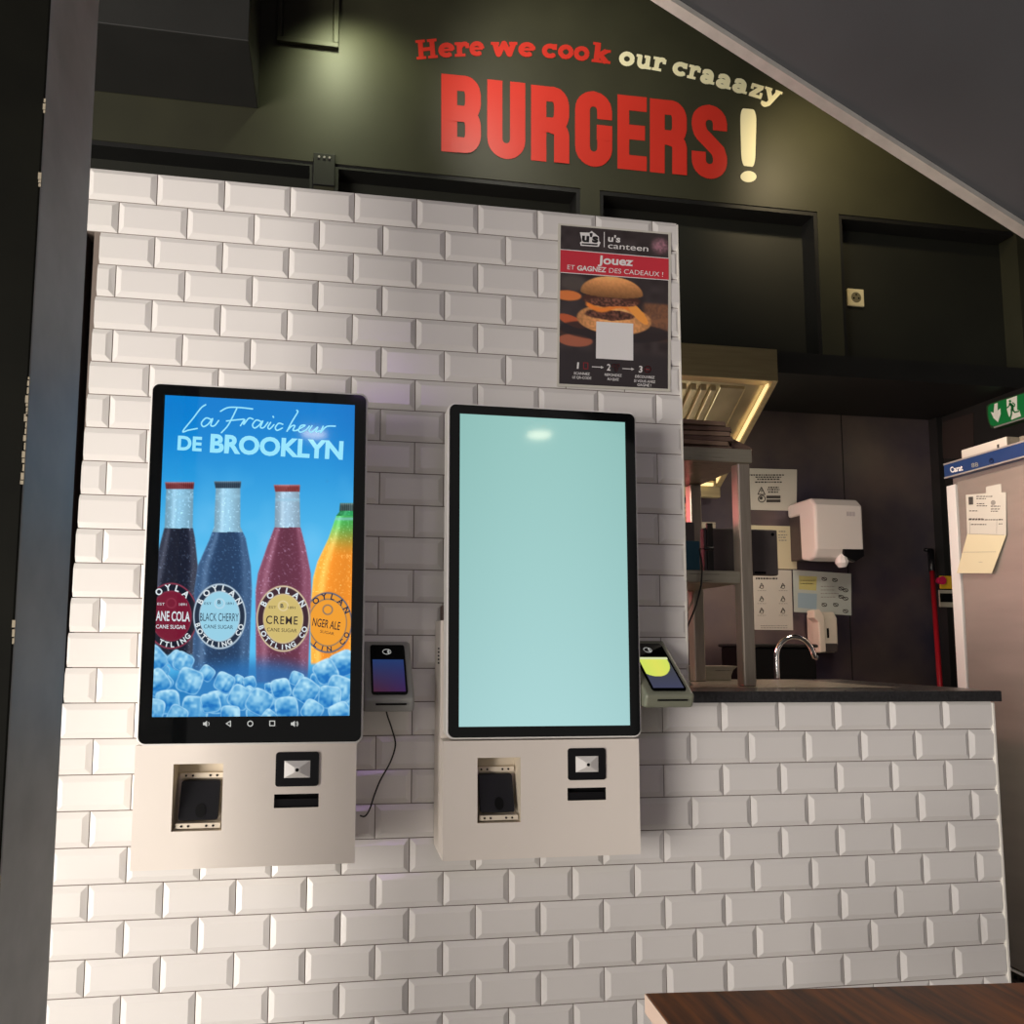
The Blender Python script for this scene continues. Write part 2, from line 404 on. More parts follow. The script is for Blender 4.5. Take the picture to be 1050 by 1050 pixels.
b.prism([stp(xa, YS + .012, -.003), stp(xb, YS + .012, -.003), stp(xb, YS + .012, .011), stp(xa, YS + .012, .011)], (0, -.026, 0), ALU); b.build('edge_trim', st)['label'] = 'pale metal trim along the staircase edge'

# ================================================================== LETTERING on the olive wall
PO = Plane('Y', YO)
LW = thing('wall_lettering', 'red and cream painted slogan about burgers high on the olive wall', 'lettering', tuple(Zo(600, 170)))
def letter(polys, f, m, name='letter'):
    b = MB()
    for i, p in enumerate(polys): b.poly([f(x, y, .0015 + i * .00004) for x, y in p], m)   # flat painted film, pieces lapped
    return b.build(name, LW)
T = .40; H_ = T / 2; HH = 2.0
top, bot = HH - H_, H_
A = .30
G = {
 'B': [[(H_, 0), (H_, HH)], [(H_, top), (1 - H_ - A + .1, top)] + arcp(1 - H_ - .2, top - A, .2, A, 90, 0) + arcp(1 - H_ - .2, 1.02 + A, .2, A, 0, -90) + [(H_, 1.02)], [(H_, 1.0)] + arcp(1 - H_ - .2, 1.0 - A, .2, A, 90, 0) + arcp(1 - H_ - .2, bot + A, .2, A, 0, -90) + [(H_, bot)]],
 'U': [[(H_, HH)] + arcp(.5, bot + .3, .5 - H_, .3, 180, 360) + [(1 - H_, HH)]],
 'R': [[(H_, 0), (H_, HH)], [(H_, top)] + arcp(1 - H_ - .22, top - A, .22, A, 90, 0) + arcp(1 - H_ - .22, .98 + A, .22, A, 0, -90) + [(H_, .98)], [(.5, .98)] + arcp(1 - H_ - .22, .72, .22, .22, 90, 0) + [(1 - H_, 0)]],
 'G': [[(1 - H_, 1.28)] + arcp(.5, top - .3, .5 - H_, .3, 0, 180) + arcp(.5, bot + .3, .5 - H_, .3, 180, 360) + [(1 - H_, .98)], [(1, .92), (.58, .92)]],
 'E': [[(H_, 0), (H_, HH)], [(H_, top), (1, top)], [(H_, 1.02), (.94, 1.02)], [(H_, bot), (1, bot)]],
 'S': [[(1 - H_, 1.33)] + arcp(.5, top - .28, .5 - H_, .28, 0, 180) + [(H_, 1.4), (H_ + .06, 1.22), (1 - H_ - .06, .78), (1 - H_, .6)] + arcp(.5, bot + .28, .5 - H_, .28, 0, -180) + [(H_, .72)]],
}
# letter, left x, right x, top y, bottom y (at the left edge of the letter)
BL = [('B', 452.5, 493, 75.6, 155.2), ('U', 499.5, 538.5, 81.5, 161.5), ('R', 544.5, 583.5, 87, 164.5), ('G', 589.5, 627.5, 92, 169.5), ('E', 633, 663, 97, 173), ('R', 666.3, 704, 101, 176.5), ('S', 709, 745.3, 106, 182)]
for ch, xl, xr, yt, ybt in BL:
    ps = []
    for path in G[ch]: ps += stroke(path, T)
    def f(x, y, lift, xl=xl, xr=xr, yt=yt, ybt=ybt):
        return PO(xl + (xr - xl) * x, ybt + (yt - ybt) * y / HH + (xr - xl) * x * .102, lift)
    letter(ps, f, REDVIN)
for pp in (rrect(0, 0, 1, 1, .22),):
    f = lambda x, y, lift: PO(758.6 + 17 * (.0 + 1.0 * (x - .5) * (.82 + .18 * y) + .5), 170 - 59 * y + 1.7 * x, lift)
    letter([pp], f, CREAMV)
letter([circ(0, 0, 1)], lambda x, y, lift: PO(767.3 + 8.2 * x, 181.3 + 5.8 * y, lift), CREAMV)
# slab-serif slogan
SW = .33; s2 = SW / 2
def sr_(x, y, w=.52, h=.2): return [(x - w / 2, y - h / 2), (x + w / 2, y - h / 2), (x + w / 2, y + h / 2), (x - w / 2, y + h / 2)]
def glyph(ch):
    o = []; S = lambda p, w=SW, e=False: o.extend(stroke(p, w, endcap=e))
    if ch == 'H':
        S([(.35, 0), (.35, 1.4)]); S([(1.15, 0), (1.15, 1.4)]); S([(.35, .7), (1.15, .7)], .26)
        for x in (.35, 1.15): o.append(sr_(x, .1, .66)); o.append(sr_(x, 1.3, .66))
        return o, 1.5
    if ch == 'e': S(arcp(.5, .5, .36, .36, 0, 312, 16)); S([(.2, .5), (.9, .5)], .18); return o, 1.0
    if ch == 'c': S(arcp(.5, .5, .36, .36, 40, 318, 16)); o.append(sr_(.78, .78, .26, .4)); return o, .98
    if ch == 'o': S(arcp(.52, .5, .37, .36, 0, 360, 18)); return o, 1.06
    if ch == 'r':
        S([(.3, 0), (.3, .95)]); o.append(sr_(.33, .1, .66)); o.append(sr_(.2, .9, .4)); S(arcp(.62, .48, .32, .37, 165, 65, 8)); o.append(sr_(.8, .72, .24, .34)); return o, .95
    if ch == 'u':
        S([(.3, .95)] + arcp(.56, .42, .27, .28, 180, 340, 10)); S([(.88, 0), (.88, .95)]); o.append(sr_(.98, .1, .42)); o.append(sr_(.2, .88, .36)); o.append(sr_(.78, .88, .36)); return o, 1.2
    if ch == 'w':
        S([(.18, .95), (.42, .1), (.75, .9), (1.08, .1), (1.34, .95)]); o.append(sr_(.2, .88, .5)); o.append(sr_(1.3, .88, .5)); return o, 1.5
    if ch == 'k':
        S([(.3, 0), (.3, 1.4)]); o.append(sr_(.32, .1, .6)); o.append(sr_(.2, 1.32, .4)); S([(.35, .45), (.85, .9)]); S([(.5, .55), (.92, .06)]); o.append(sr_(.9, .1, .5)); o.append(sr_(.88, .88, .44)); return o, 1.16
    if ch == 'a':
        S(arcp(.45, .3, .27, .2, 0, 360, 14)); S([(.2, .8)] + arcp(.46, .55, .3, .32, 110, 0, 8) + [(.76, .02)]); o.append(sr_(.86, .1, .36)); o.append(sr_(.22, .74, .26, .26)); return o, 1.04
    if ch == 'z':
        o.append(sr_(.5, .88, .84, .24)); o.append(sr_(.5, .12, .88, .24)); S([(.8, .85), (.2, .15)]); o.append(sr_(.16, .74, .2, .36)); o.append(sr_(.86, .28, .2, .36)); return o, 1.0
    if ch == 'y':
        S([(.2, .92), (.6, .12)]); S([(1.0, .92), (.52, -.2), (.3, -.36), (.14, -.3)], SW, False); o.append(sr_(.24, .88, .52)); o.append(sr_(.98, .88, .5)); o.append(sr_(.16, -.26, .3, .26)); return o, 1.2
SL = [('H', 427, 449.4, 61.5, -5), ('e', 450.2, 466.5, 59.8, -4), ('r', 466.5, 482, 58.6, -3), ('e', 481.8, 496.5, 58, -2), ('w', 504, 529.5, 57.8, 0), ('e', 531.5, 548.5, 58.3, 2), ('c', 555.5, 571.5, 59.5, 3), ('o', 571.8, 587.8, 60.3, 4), ('o', 587.8, 604, 61.8, 5), ('k', 606, 626, 63.6, 7),
      ('o', 634, 650, 66.8, 8), ('u', 650.5, 667.5, 69.5, 9), ('r', 668, 682, 72, 10), ('c', 688.5, 704, 76.6, 12), ('r', 704, 717, 80, 13), ('a', 716.5, 732, 84, 14), ('a', 732.5, 749, 88.5, 15), ('a', 749.3, 765.5, 93, 16), ('z', 766.5, 781.5, 98, 17), ('y', 781, 799, 101.5, 19)]
for i, (ch, xl, xr, yb_, rot) in enumerate(SL):
    ps, wd = glyph(ch); sx = (xr - xl) / wd * (1.0); xh = 15.0 - .06 * i
    if ch == 'H': xh = 14.2
    ca, sa = math.cos(math.radians(rot)), math.sin(math.radians(rot))
    def f(x, y, lift):
        X, Yp = x * sx, y * xh
        return PO(xl + X * ca + Yp * sa * .9, yb_ + X * sa - Yp * ca, lift)
    letter(ps, f, REDVIN if i < 10 else CREAMV)

# ================================================================== KIOSKS
def grid(mb, f, nu, nv, colfn, m, lift):
    """raster picture: vertex colours on a fine grid; f(u,v)->photo coords, colfn on photo coords"""
    u, v = np.meshgrid(np.linspace(0, 1, nu), np.linspace(0, 1, nv))
    xy, P3 = f(u.ravel(), v.ravel())
    cols = lin(np.clip(colfn(xy[:, 0], xy[:, 1]), 0, 255))
    b = len(mb.v); mb.v += [tuple(p) for p in P3]; k = mb.mi(m)
    idx = np.arange(nu * nv).reshape(nv, nu) + b
    q = np.stack([idx[:-1, :-1], idx[1:, :-1], idx[1:, 1:], idx[:-1, 1:]], -1).reshape(-1, 4)
    mb.f += [tuple(int(i) for i in r) for r in q]; mb.m += [k] * len(q); mb.col[b] = cols

def value_noise(x, y, s, seed):
    g = np.random.RandomState(seed).rand(64, 64); x = x / s; y = y / s
    xi = np.floor(x).astype(int); yi = np.floor(y).astype(int); fx = x - xi; fy = y - yi
    fx = fx * fx * (3 - 2 * fx); fy = fy * fy * (3 - 2 * fy)
    a = g[yi % 64, xi % 64]; b = g[yi % 64, (xi + 1) % 64]; c = g[(yi + 1) % 64, xi % 64]; d = g[(yi + 1) % 64, (xi + 1) % 64]
    return (a * (1 - fx) + b * fx) * (1 - fy) + (c * (1 - fx) + d * fx) * fy
def ss(a, b, x): t = np.clip((x - a) / (b - a), 0, 1); return t * t * (3 - 2 * t)
def mixc(c, col, a):
    col = np.asarray(col, float)
    if col.ndim == 1: col = col[None, :]
    return c * (1 - a[:, None]) + col * a[:, None]

def drinks_picture(x, y):                      # chilled bottles on ice against a blue sky
    X = (x) * 2.5; Y = (y - 380) * 2.5         # measured on an enlargement of the screen
    n = value_noise(X, Y, 90, 3) * .6 + value_noise(X, Y, 40, 5) * .4
    g = ss(60, 520, Y)[:, None]
    c = np.array([[0, 124, 206]]) * (1 - g) + np.array([[86, 190, 240]]) * g
    c = mixc(c, (120, 200, 245), np.clip(n - .45, 0, 1) * 1.2 * ss(220, 330, Y))
    c = mixc(c, (0, 90, 176), ss(800, 960, X) * ss(420, 60, Y) * .35)
    sp_ = value_noise(X, Y, 3.2, 9); sp2 = value_noise(X, Y, 5.0, 12)
    def bottle(c, ys, xl, xr, capc, glass, liquid, yl, ybot, liq2=None):
        L = np.interp(Y, ys, xl); Rr = np.interp(Y, ys, xr)
        ins = ss(-2, 2, X - L) * ss(-2, 2, Rr - X) * ss(ys[0] - 2, ys[0] + 2, Y) * ss(ybot + 6, ybot - 6, Y)
        t = np.clip((X - L) / np.maximum(Rr - L, 1), 0, 1)
        edge = np.abs(t - .5) * 2
        gl = np.array([glass]) * (1 - .25 * edge[:, None]) + 30 * (np.exp(-((t - .3) / .08) ** 2))[:, None]
        lq = np.array([liquid], float) * np.ones((len(X), 1))
        if liq2 is not None: k = ss(yl, yl + 110, Y)[:, None]; lq = lq * (1 - k) + np.array([liq2]) * k
        lq = lq * (1.12 - .35 * (1 - edge[:, None]) * .4) + 46 * np.exp(-((t - .16) / .07) ** 2)[:, None] + 40 * (edge ** 6)[:, None] + 26 * np.exp(-((t - .88) / .06) ** 2)[:, None]
        body = np.where((Y > yl)[:, None], lq, gl)
        body = body + (np.clip(sp_ - .70, 0, 1) * 330 * sp2)[:, None] * np.array([[.8, .95, 1.05]])
        c = c * (1 - ins[:, None]) + body * ins[:, None]
        ring = ins * (np.exp(-((Y - ys[1] - 18) / 4.) ** 2))
        c = mixc(c, (150, 200, 225), ring * .6)
        cap = ins * ss(ys[1] - 1, ys[1] - 4, Y)
        rid = (np.sin(X * 1.25) > 0)[:, None] * 38 * (1 - .5 * edge[:, None]) + 50 * ss(ys[0] + 7, ys[0], Y)[:, None]
        c = c * (1 - cap[:, None]) + (np.array([capc]) + rid) * cap[:, None]
        return c
    # fourth, tilted ginger bottle first (furthest right)
    c = bottle(c, [340, 362, 372, 430, 490, 530, 600, 780], [872, 870, 862, 842, 814, 803, 797, 797], [925, 925, 930, 945, 960, 960, 940, 900], (40, 60, 60), (40, 160, 90), (60, 170, 80), 372, 752, (236, 140, 34))
    c = bottle(c, [286, 306, 400, 430, 500, 560, 720, 800], [423, 426, 422, 414, 396, 380, 378, 378], [498, 496, 494, 500, 507, 506, 500, 496], (96, 30, 34), (150, 205, 235), (24, 28, 44), 404, 730)
    c = bottle(c, [284, 304, 400, 430, 500, 560, 760, 800], [549, 553, 549, 538, 507, 498, 493, 494], [618, 616, 616, 630, 643, 646, 638, 636], (26, 46, 64), (160, 212, 240), (26, 56, 92), 414, 790)
    c = bottle(c, [293, 313, 400, 450, 520, 565, 770, 810], [702, 706, 704, 685, 661, 655, 656, 658], [769, 768, 770, 783, 797, 798, 790, 786], (112, 36, 38), (170, 205, 230), (98, 44, 66), 402, 800)
    # round labels
    for (lx, ly, ro, ri, ring, line, inner) in ((439, 629, 85, 62, (20, 24, 40), (150, 60, 80), (116, 22, 48)), (563, 630, 84, 62, (22, 40, 62), (200, 220, 235), (150, 206, 228)), (726, 636, 85, 61, (58, 32, 44), (232, 214, 178), (206, 184, 112)), (840, 646, 78, 58, (232, 150, 40), (70, 90, 130), (240, 158, 44))):
        kx = .805; d = np.hypot((X - lx) / kx, (Y - ly)); ri = ri + 2; lim = np.ones_like(X)
        if lx == 439: lim = ss(503, 496, X)
        if lx == 840: lim = ss(794, 799, X)
        c = mixc(c, ring, ss(ro + 1.5, ro - 1.5, d) * lim)
        c = mixc(c, line, np.exp(-((d - ro + 2) / 2.2) ** 2) * lim)
        c = mixc(c, inner, ss(ri + 1.5, ri - 1.5, d) * lim)
        c = mixc(c, line, np.exp(-((d - ri) / 1.6) ** 2) * lim * .7)
        c = mixc(c, line, np.exp(-((np.hypot(X - lx, Y - ly + 33) - 12) / 1.6) ** 2) * lim * .8)
    # ice cubes
    rs = np.random.RandomState(8)
    back = ss(742, 800, Y + 26 * np.cos((X - 650) / 110.))
    c = mixc(c, (30, 110, 180), back * .8)
    cubes = [(640, 800, 22), (560, 850, 40), (660, 885, 38), (420, 800, 30), (760, 790, 24), (820, 800, 34), (890, 850, 36), (410, 770, 30), (705, 850, 30), (640, 830, 26), (392, 742, 46), (452, 742, 30), (880, 752, 44), (835, 772, 40), (402, 800, 44), (530, 776, 26), (612, 792, 16), (690, 812, 16), (470, 748, 34), (870, 815, 44), (845, 838, 40), (430, 850, 42), (395, 868, 36), (575, 800, 34), (500, 868, 46), (486, 796, 44), (785, 822, 42), (720, 815, 34), (615, 838, 40), (735, 866, 40), (590, 884, 34), (665, 850, 44), (800, 872, 36), (872, 880, 38), (540, 852, 34), (455, 884, 34), (690, 890, 26)]
    for (ix, iy, s) in cubes:
        a = rs.uniform(0, 1.5); ca, sa = math.cos(a), math.sin(a)
        px = (X - ix) * ca + (Y - iy) * sa; py = -(X - ix) * sa + (Y - iy) * ca
        r = s * .74; q = (np.abs(px / r) ** 4 + np.abs(py / r) ** 4) ** .25 + .05 * (value_noise(X + ix, Y + iy, 16, 3) - .5)
        m_ = ss(1.06, .96, q)
        n3 = value_noise(X * 1.0 + ix * 3, Y + iy, 8, 31)
        li = .45 + .5 * (n3 - .5) + .3 * np.sin(px / r * 2.2 + a * 3) * np.cos(py / r * 2.0) - .3 * (py * ca + px * sa) / r - .25 * ss(.2, .0, np.abs(px / r - .25)) * ss(-1, .6, py / r)
        li = np.clip(li, 0, 1)[:, None]
        cc = np.array([[14, 112, 190]]) * (1 - li) + np.array([[186, 232, 250]]) * li
        c = c * (1 - m_[:, None]) + cc * m_[:, None]
        c = mixc(c, (200, 232, 250), np.exp(-((q - .94) / .05) ** 2) * .5)
    return c
def blank_picture(x, y):
    u = (x - 465) / 190; v = (y - 425) / 320
    c = np.array([[140, 188, 182]]) + np.zeros((len(x), 1))
    c = c + (np.clip(v, 0, 1) * 22)[:, None] * np.array([[1, .8, 1.1]]) + (8 * np.sin(np.clip(u, 0, 1) * PI))[:, None]
    return c

def kiosk(Yf, head, act, body, recess, sq, slot, label, pic, first):
    """head, body: (x_left, x_right, y_top, y_bottom) photo measures on the front plane Y = Yf"""
    pf = Plane('Y', Yf)
    def rect(r, pl=pf):
        a = pl(r[0], r[2]); b = pl(r[1], r[3]); return a[0], b[0], b[2], a[2]
    x0, x1, z0, z1 = head; bx0, bx1, bz0, bz1 = body
    root = thing('self_service_kiosk', label, 'kiosk', ((x0 + x1) / 2, Yf / 2, bz0), 'wall mounted ordering kiosks')
    TK = .042
    # screen head
    b = MB(); ol = rrect(x0 - .004, z0 - .004, x1 + .004, z1 + .004, .017)
    b.prism([(x, Yf + .002, z) for x, z in ol], (0, TK, 0), RIM); b.build('screen_rim', root, bevel=.002)['label'] = 'thin white rim'
    b = MB(); ol = rrect(x0, z0, x1, z1, .014)
    b.prism([(x, Yf, z) for x, z in ol], (0, .0035, 0), GLASSB)
    gl = b.build('screen_glass', root)
    # lit display
    ax0, ax1, az0, az1 = act; b = MB(); Yd = Yf - .0006
    pd = Plane('Y', Yf)
    def f(u, v):
        Xw = ax0 + (ax1 - ax0) * u; Zw = az1 + (az0 - az1) * v
        P3 = np.stack([Xw, np.full_like(Xw, Yd), Zw], 1); c = (P3 - CAM) @ R.T
        # picture coordinates measured from the photograph of this flat screen
        return np.stack([CX + F * c[:, 0] / c[:, 2], CY + F * c[:, 1] / c[:, 2]], 1), P3
    grid(b, f, 300 if first else 40, 490 if first else 60, pic, SCREEN, 0)
    lift = .0012
    if first:
        k = lambda x, y: (140 + x / 4.2, 380 + y / 4.2)
        def script(strokes, w):
            for s_ in strokes:
                pts = [np.array(p, float) for p in s_]; sm = []
                for i in range(len(pts) - 1):
                    p_, a, q, n_ = pts[max(i - 1, 0)], pts[i], pts[i + 1], pts[min(i + 2, len(pts) - 1)]
                    for t in np.linspace(0, 1, 6, endpoint=False):
                        sm.append(.5 * ((2 * a) + (q - p_) * t + (2 * p_ - 5 * a + 4 * q - n_) * t * t + (3 * a - p_ - 3 * q + n_) * t ** 3))
                sm.append(pts[-1])
                flat(b, [[k(*p) for p in q] for q in stroke(sm, w, endcap=True)], lambda x, y: pd(x, y, lift), SCYAN)
        script([[(298, 148), (278, 162), (245, 205), (200, 262), (225, 257), (262, 250)],
                [(322, 212), (300, 205), (280, 226), (288, 242), (308, 232), (328, 208), (320, 236), (336, 238), (354, 216)],
                [(362, 176), (395, 160), (445, 160), (500, 166)], [(432, 164), (412, 205), (392, 240), (366, 268)], [(388, 218), (420, 214), (462, 210)],
                [(448, 238), (466, 212), (462, 232), (484, 206), (502, 210)],
                [(536, 220), (516, 214), (500, 234), (508, 248), (526, 238), (544, 218), (534, 244), (548, 246), (566, 224)],
                [(578, 224), (566, 244), (574, 252), (592, 234)], [(588, 198), (590, 202)],
                [(630, 232), (612, 228), (598, 246), (606, 258), (628, 248)],
                [(690, 172), (694, 180), (670, 220), (648, 262)], [(650, 258), (668, 240), (682, 238), (674, 258), (692, 258)],
                [(692, 256), (716, 244), (726, 236), (708, 238), (698, 256), (706, 266), (730, 256), (744, 240)],
                [(756, 238), (744, 258), (754, 266), (780, 244), (772, 264), (790, 260)],
                [(804, 240), (792, 268), (810, 248), (826, 240), (856, 240)]], 6.0)
        put_text(b, pd, 'DE', k(176, 340), k(280, 346), 60 / 4.2, SCYAN, .035, lift)
        put_text(b, pd, 'BROOKLYN', k(316, 349), k(888, 381), 76 / 4.2, SCYAN, .04, lift)
        k2 = lambda x, y: (140 + x / 4.2, 560 + y / 4.2)
        put_text(b, pd, 'ANE COLA', k2(84, 320), k2(230, 324), 42 / 4.2, SWHITE, .02, lift)
        put_text(b, pd, 'CANE SUGAR', k2(84, 354), k2(212, 357), 17 / 4.2, SWHITE, .01, lift)
        put_text(b, pd, 'BLACK CHERRY', k2(274, 322), k2(440, 324), 36 / 4.2, SDARK, .0, lift)
        put_text(b, pd, 'CANE SUGAR', k2(290, 354), k2(416, 357), 17 / 4.2, SDARK, .0, lift)
        put_text(b, pd, 'CREME', k2(558, 334), k2(694, 338), 36 / 4.2, SBROWN, .01, lift, spacing=1.15)
        put_text(b, pd, 'CANE SUGAR', k2(562, 366), k2(690, 372), 16 / 4.2, SBROWN, .0, lift)
        put_text(b, pd, 'NGER ALE', k2(756, 342), k2(874, 362), 36 / 4.2, SBROWN, .01, lift)
        put_text(b, pd, 'SUGAR', k2(790, 372), k2(850, 384), 13 / 4.2, SBROWN, .0, lift)
        for (x_, y_) in ((356, 240), (626, 256)): put_text(b, pd, 'B', k2(x_ - 6, y_ + 9), k2(x_ + 7, y_ + 9), 17 / 4.2, SDARK, .02, lift)
        for t_, x_, y_, mm in (('EST', 292, 252, SDARK), ('1891', 386, 252, SDARK), ('EST', 570, 268, SBROWN), ('1891', 652, 270, SBROWN), ('EST', 90, 254, SWHITE), ('1891', 184, 256, SWHITE)):
            put_text(b, pd, t_, k2(x_, y_), k2(x_ + 32, y_ + 1), 11 / 4.2, mm, .0, lift)
        c1 = (439 / 2.5, 380 + 629 / 2.5); c2 = (563 / 2.5, 380 + 630 / 2.5); c3 = (726 / 2.5, 380 + 636 / 2.5); c4 = (840 / 2.5, 380 + 646 / 2.5)
        for c_, tt, a_, rr, mm in ((c2, 'BOYLAN', 58, 29.2, SWHITE), (c3, 'BOYLAN', 58, 29.2, SWHITE)): arc_text(b, pd, tt, c_, rr, -a_, a_, 6.2, mm, .03, lift)
        arc_text(b, pd, 'OYLA', c1, 29.4, -32, 40, 6.4, SWHITE, .03, lift); arc_text(b, pd, 'OYLAN', c4, 27.2, -34, 62, 6.2, SDARK, .03, lift)
        for c_ in (c2, c3): arc_text(b, pd, 'BOTTLING CO', c_, 29.0, 252, 112, 5.2, SWHITE, .03, lift, inside=True)
        arc_text(b, pd, 'TTLING', c1, 29.4, 205, 135, 5.4, SWHITE, .03, lift, inside=True); arc_text(b, pd, 'LIN CO', c4, 27, 214, 118, 5.2, SDARK, .03, lift, inside=True)
    scr = b.build('display', gl)
    scr['label'] = 'lit display showing four soda bottles on ice' if first else 'blank pale teal lit display'
    if first:                                    # white icons under the picture
        b = MB(); k2 = lambda x, y: (140 + x / 4.2, 560 + y / 4.2); L2 = lambda x, y: pd(*k2(x, y), .0012)
        for sx in (1, -1):
            b = MB(); cx = 298 if sx == 1 else 676
            flat(b, [[(cx - 11 * 1, 759), (cx - 4, 759), (cx + 6, 752), (cx + 6, 778), (cx - 4, 771), (cx - 11, 771)]], L2, SICON)
            flat(b, stroke(arcp(cx + 5, 765, 10, 10, -50, 50), 2.5), L2, SICON)
            if sx == -1: flat(b, stroke(arcp(cx + 5, 765, 15, 14, -50, 50), 2.5), L2, SICON)
            b.build('speaker_icon', gl)
        for pth, nm_ in (([(387, 764), (405, 753), (405, 776)], 'back_icon'), (circ(490, 764, 11), 'home_icon'), ([(574, 753), (595, 753), (595, 773), (574, 773)], 'recents_icon')):
            b = MB(); flat(b, stroke(pth, 4, True), L2, SICON); b.build(nm_, gl)
    # mounting body behind and below the head
    yt = at(446, 637, Y=-.03)[2] if not first else at(446, 637, Y=-.03)[2]
    b = MB(); Yb = Yf + .004
    rx0, rx1, rz0, rz1 = rect(recess); qx0, qx1, qz0, qz1 = rect(sq); tx0, tx1, tz0, tz1 = rect(slot)
    # front panel with openings (recess and slot)
    xs = sorted([bx0, rx0, rx1, tx0, tx1, bx1]); zs = sorted([bz0, rz0, rz1, tz0, tz1, bz1])
    for i in range(len(xs) - 1):
        for j in range(len(zs) - 1):
            cx, cz = (xs[i] + xs[i + 1]) / 2, (zs[j] + zs[j + 1]) / 2
            if (rx0 < cx < rx1 and rz0 < cz < rz1) or (tx0 < cx < tx1 and tz0 < cz < tz1): continue
            b.poly([(xs[i], Yb, zs[j]), (xs[i + 1], Yb, zs[j]), (xs[i + 1], Yb, zs[j + 1]), (xs[i], Yb, zs[j + 1])], SHELL)
    D = .055
    for (a0, a1, c0, c1, dd, mm) in ((rx0, rx1, rz0, rz1, D, SHELLIN), (tx0, tx1, tz0, tz1, .02, BLKMAT)):
        b.poly([(a0, Yb, c0), (a0, Yb + dd, c0), (a0, Yb + dd, c1), (a0, Yb, c1)], mm); b.poly([(a1, Yb, c0), (a1, Yb, c1), (a1, Yb + dd, c1), (a1, Yb + dd, c0)], mm)
        b.poly([(a0, Yb, c1), (a0, Yb + dd, c1), (a1, Yb + dd, c1), (a1, Yb, c1)], mm); b.poly([(a0, Yb, c0), (a1, Yb, c0), (a1, Yb + dd, c0), (a0, Yb + dd, c0)], mm)
        b.poly([(a0, Yb + dd, c0), (a1, Yb + dd, c0), (a1, Yb + dd, c1), (a0, Yb + dd, c1)], mm)
    e = -.0075
    b.poly([(bx0, Yb, bz0), (bx0, Yb, bz1), (bx0, e, bz1), (bx0, e, bz0)], SHELL); b.poly([(bx1, Yb, bz1), (bx1, Yb, bz0), (bx1, e, bz0), (bx1, e, bz1)], SHELL)
    b.poly([(bx0, e, bz0), (bx1, e, bz0), (bx1, Yb, bz0), (bx0, Yb, bz0)], SHELL)
    # upper part of the body behind the screen
    b.box((bx0 + .0005, Yf + TK + .006, bz1 - .0005), (bx1 - .0005, e, yt), SHELL)
    b.poly([(bx0, Yb, bz1), (bx1, Yb, bz1), (bx1, Yf + TK + .006, bz1), (bx0, Yf + TK + .006, bz1)], SHELL)
    bo = b.build('kiosk_body', root)
    b = MB(); b.box((bx0 + .012, -.06, yt), (bx0 + .022, e, yt + .035), mat('brown_tab', rgb(96, 74, 66), .6)); b.build('wall_bracket', root); b = MB(); b.box((bx1 - .05, -.05, yt), (bx1 - .03, e, yt + .03), BLKPL); b.build('wall_bracket', root)
    b = MB()
    for k_ in range(5):
        for j in range(3): b.box((bx0 - .0008, -.075 + j * .006, yt - .06 - k_ * .008), (bx0 + .0003, -.072 + j * .006, yt - .064 - k_ * .008), BLKMAT)
    b.build('side_vents', bo)
    # receipt printer in the recess
    pw = rx1 - rx0; ph = rz1 - rz0
    b = MB(); pr = rrect(rx0 + .10 * pw, rz0 + .135 * ph, rx1 - .10 * pw, rz0 + .70 * ph, .005)
    zl, zh = rz0 + .135 * ph, rz0 + .70 * ph
    fr = [(x, Yb + .012 + (z - zl) / (zh - zl) * .025, z) for x, z in pr]
    b.prism(fr, (0, .012, 0), BLKPL)
    po = b.build('receipt_printer', root, bevel=.001)
    b = MB(); mx = (rx0 + rx1) / 2 + .004; thumb = circ(mx, zl + .018, .010, 20, .013); 
    b.prism([(x, Yb + .0105 + (z - zl) / (zh - zl) * .025, z) for x, z in thumb], (0, .001, 0), BLKMAT); b.build('thumb_grip', po)
    for zz in (rz0 + .045 * ph, rz0 + .755 * ph):
        b = MB()
        yy = Yb + (.008 if zz < (rz0 + rz1) / 2 else D - .014)
        b.box((rx0 + .06 * pw, yy, zz - .02 * ph), (rx1 - .04 * pw, yy + .013, zz + .055 * ph), SHELLIN)
        for q in (.18, .32, .68, .82): b.tube([(rx0 + q * pw, yy - .0012, zz + .015 * ph), (rx0 + q * pw, yy, zz + .015 * ph)], .0023, BLKMAT, 8)
        b.build('printer_plate', root)
    # code scanner: black frame around a white funnel
    b = MB(); o1 = rrect(qx0, qz0, qx1, qz1, .004); iw = (qx1 - qx0) * .2; ix0, ix1, iz0, iz1 = qx0 + iw, qx1 - iw, qz0 + iw, qz1 - iw
    yq = Yb - .003; n = 4
    b.prism([(x, yq, z) for x, z in rrect(qx0, qz0, qx1, qz1, .006)], (0, .0027, 0), BLKPL)
    so = b.build('scanner_frame', root)
    b = MB(); mx, mz = (ix0 + ix1) / 2, (iz0 + iz1) / 2; r_ = .005; yi = Yb - .0034; yd = Yb - .0026
    oc = [(ix0, iz0), (ix1, iz0), (ix1, iz1), (ix0, iz1)]; ic = [(mx - r_, mz - r_), (mx + r_, mz - r_), (mx + r_, mz + r_), (mx - r_, mz + r_)]
    for i in range(4): b.poly([(oc[i][0], yi, oc[i][1]), (oc[(i + 1) % 4][0], yi, oc[(i + 1) % 4][1]), (ic[(i + 1) % 4][0], Yb - .012, ic[(i + 1) % 4][1]), (ic[i][0], Yb - .012, ic[i][1])], RIM)
    b.poly([(x, Yb - .012, z) for x, z in ic], RIM)
    b.build('scanner_funnel', so)
    b = MB(); b.prism([(x, Yb - .0125, z) for x, z in circ(mx, mz, .0035, 14)], (0, .0004, 0), BLKMAT); b.build('scanner_lens', so)
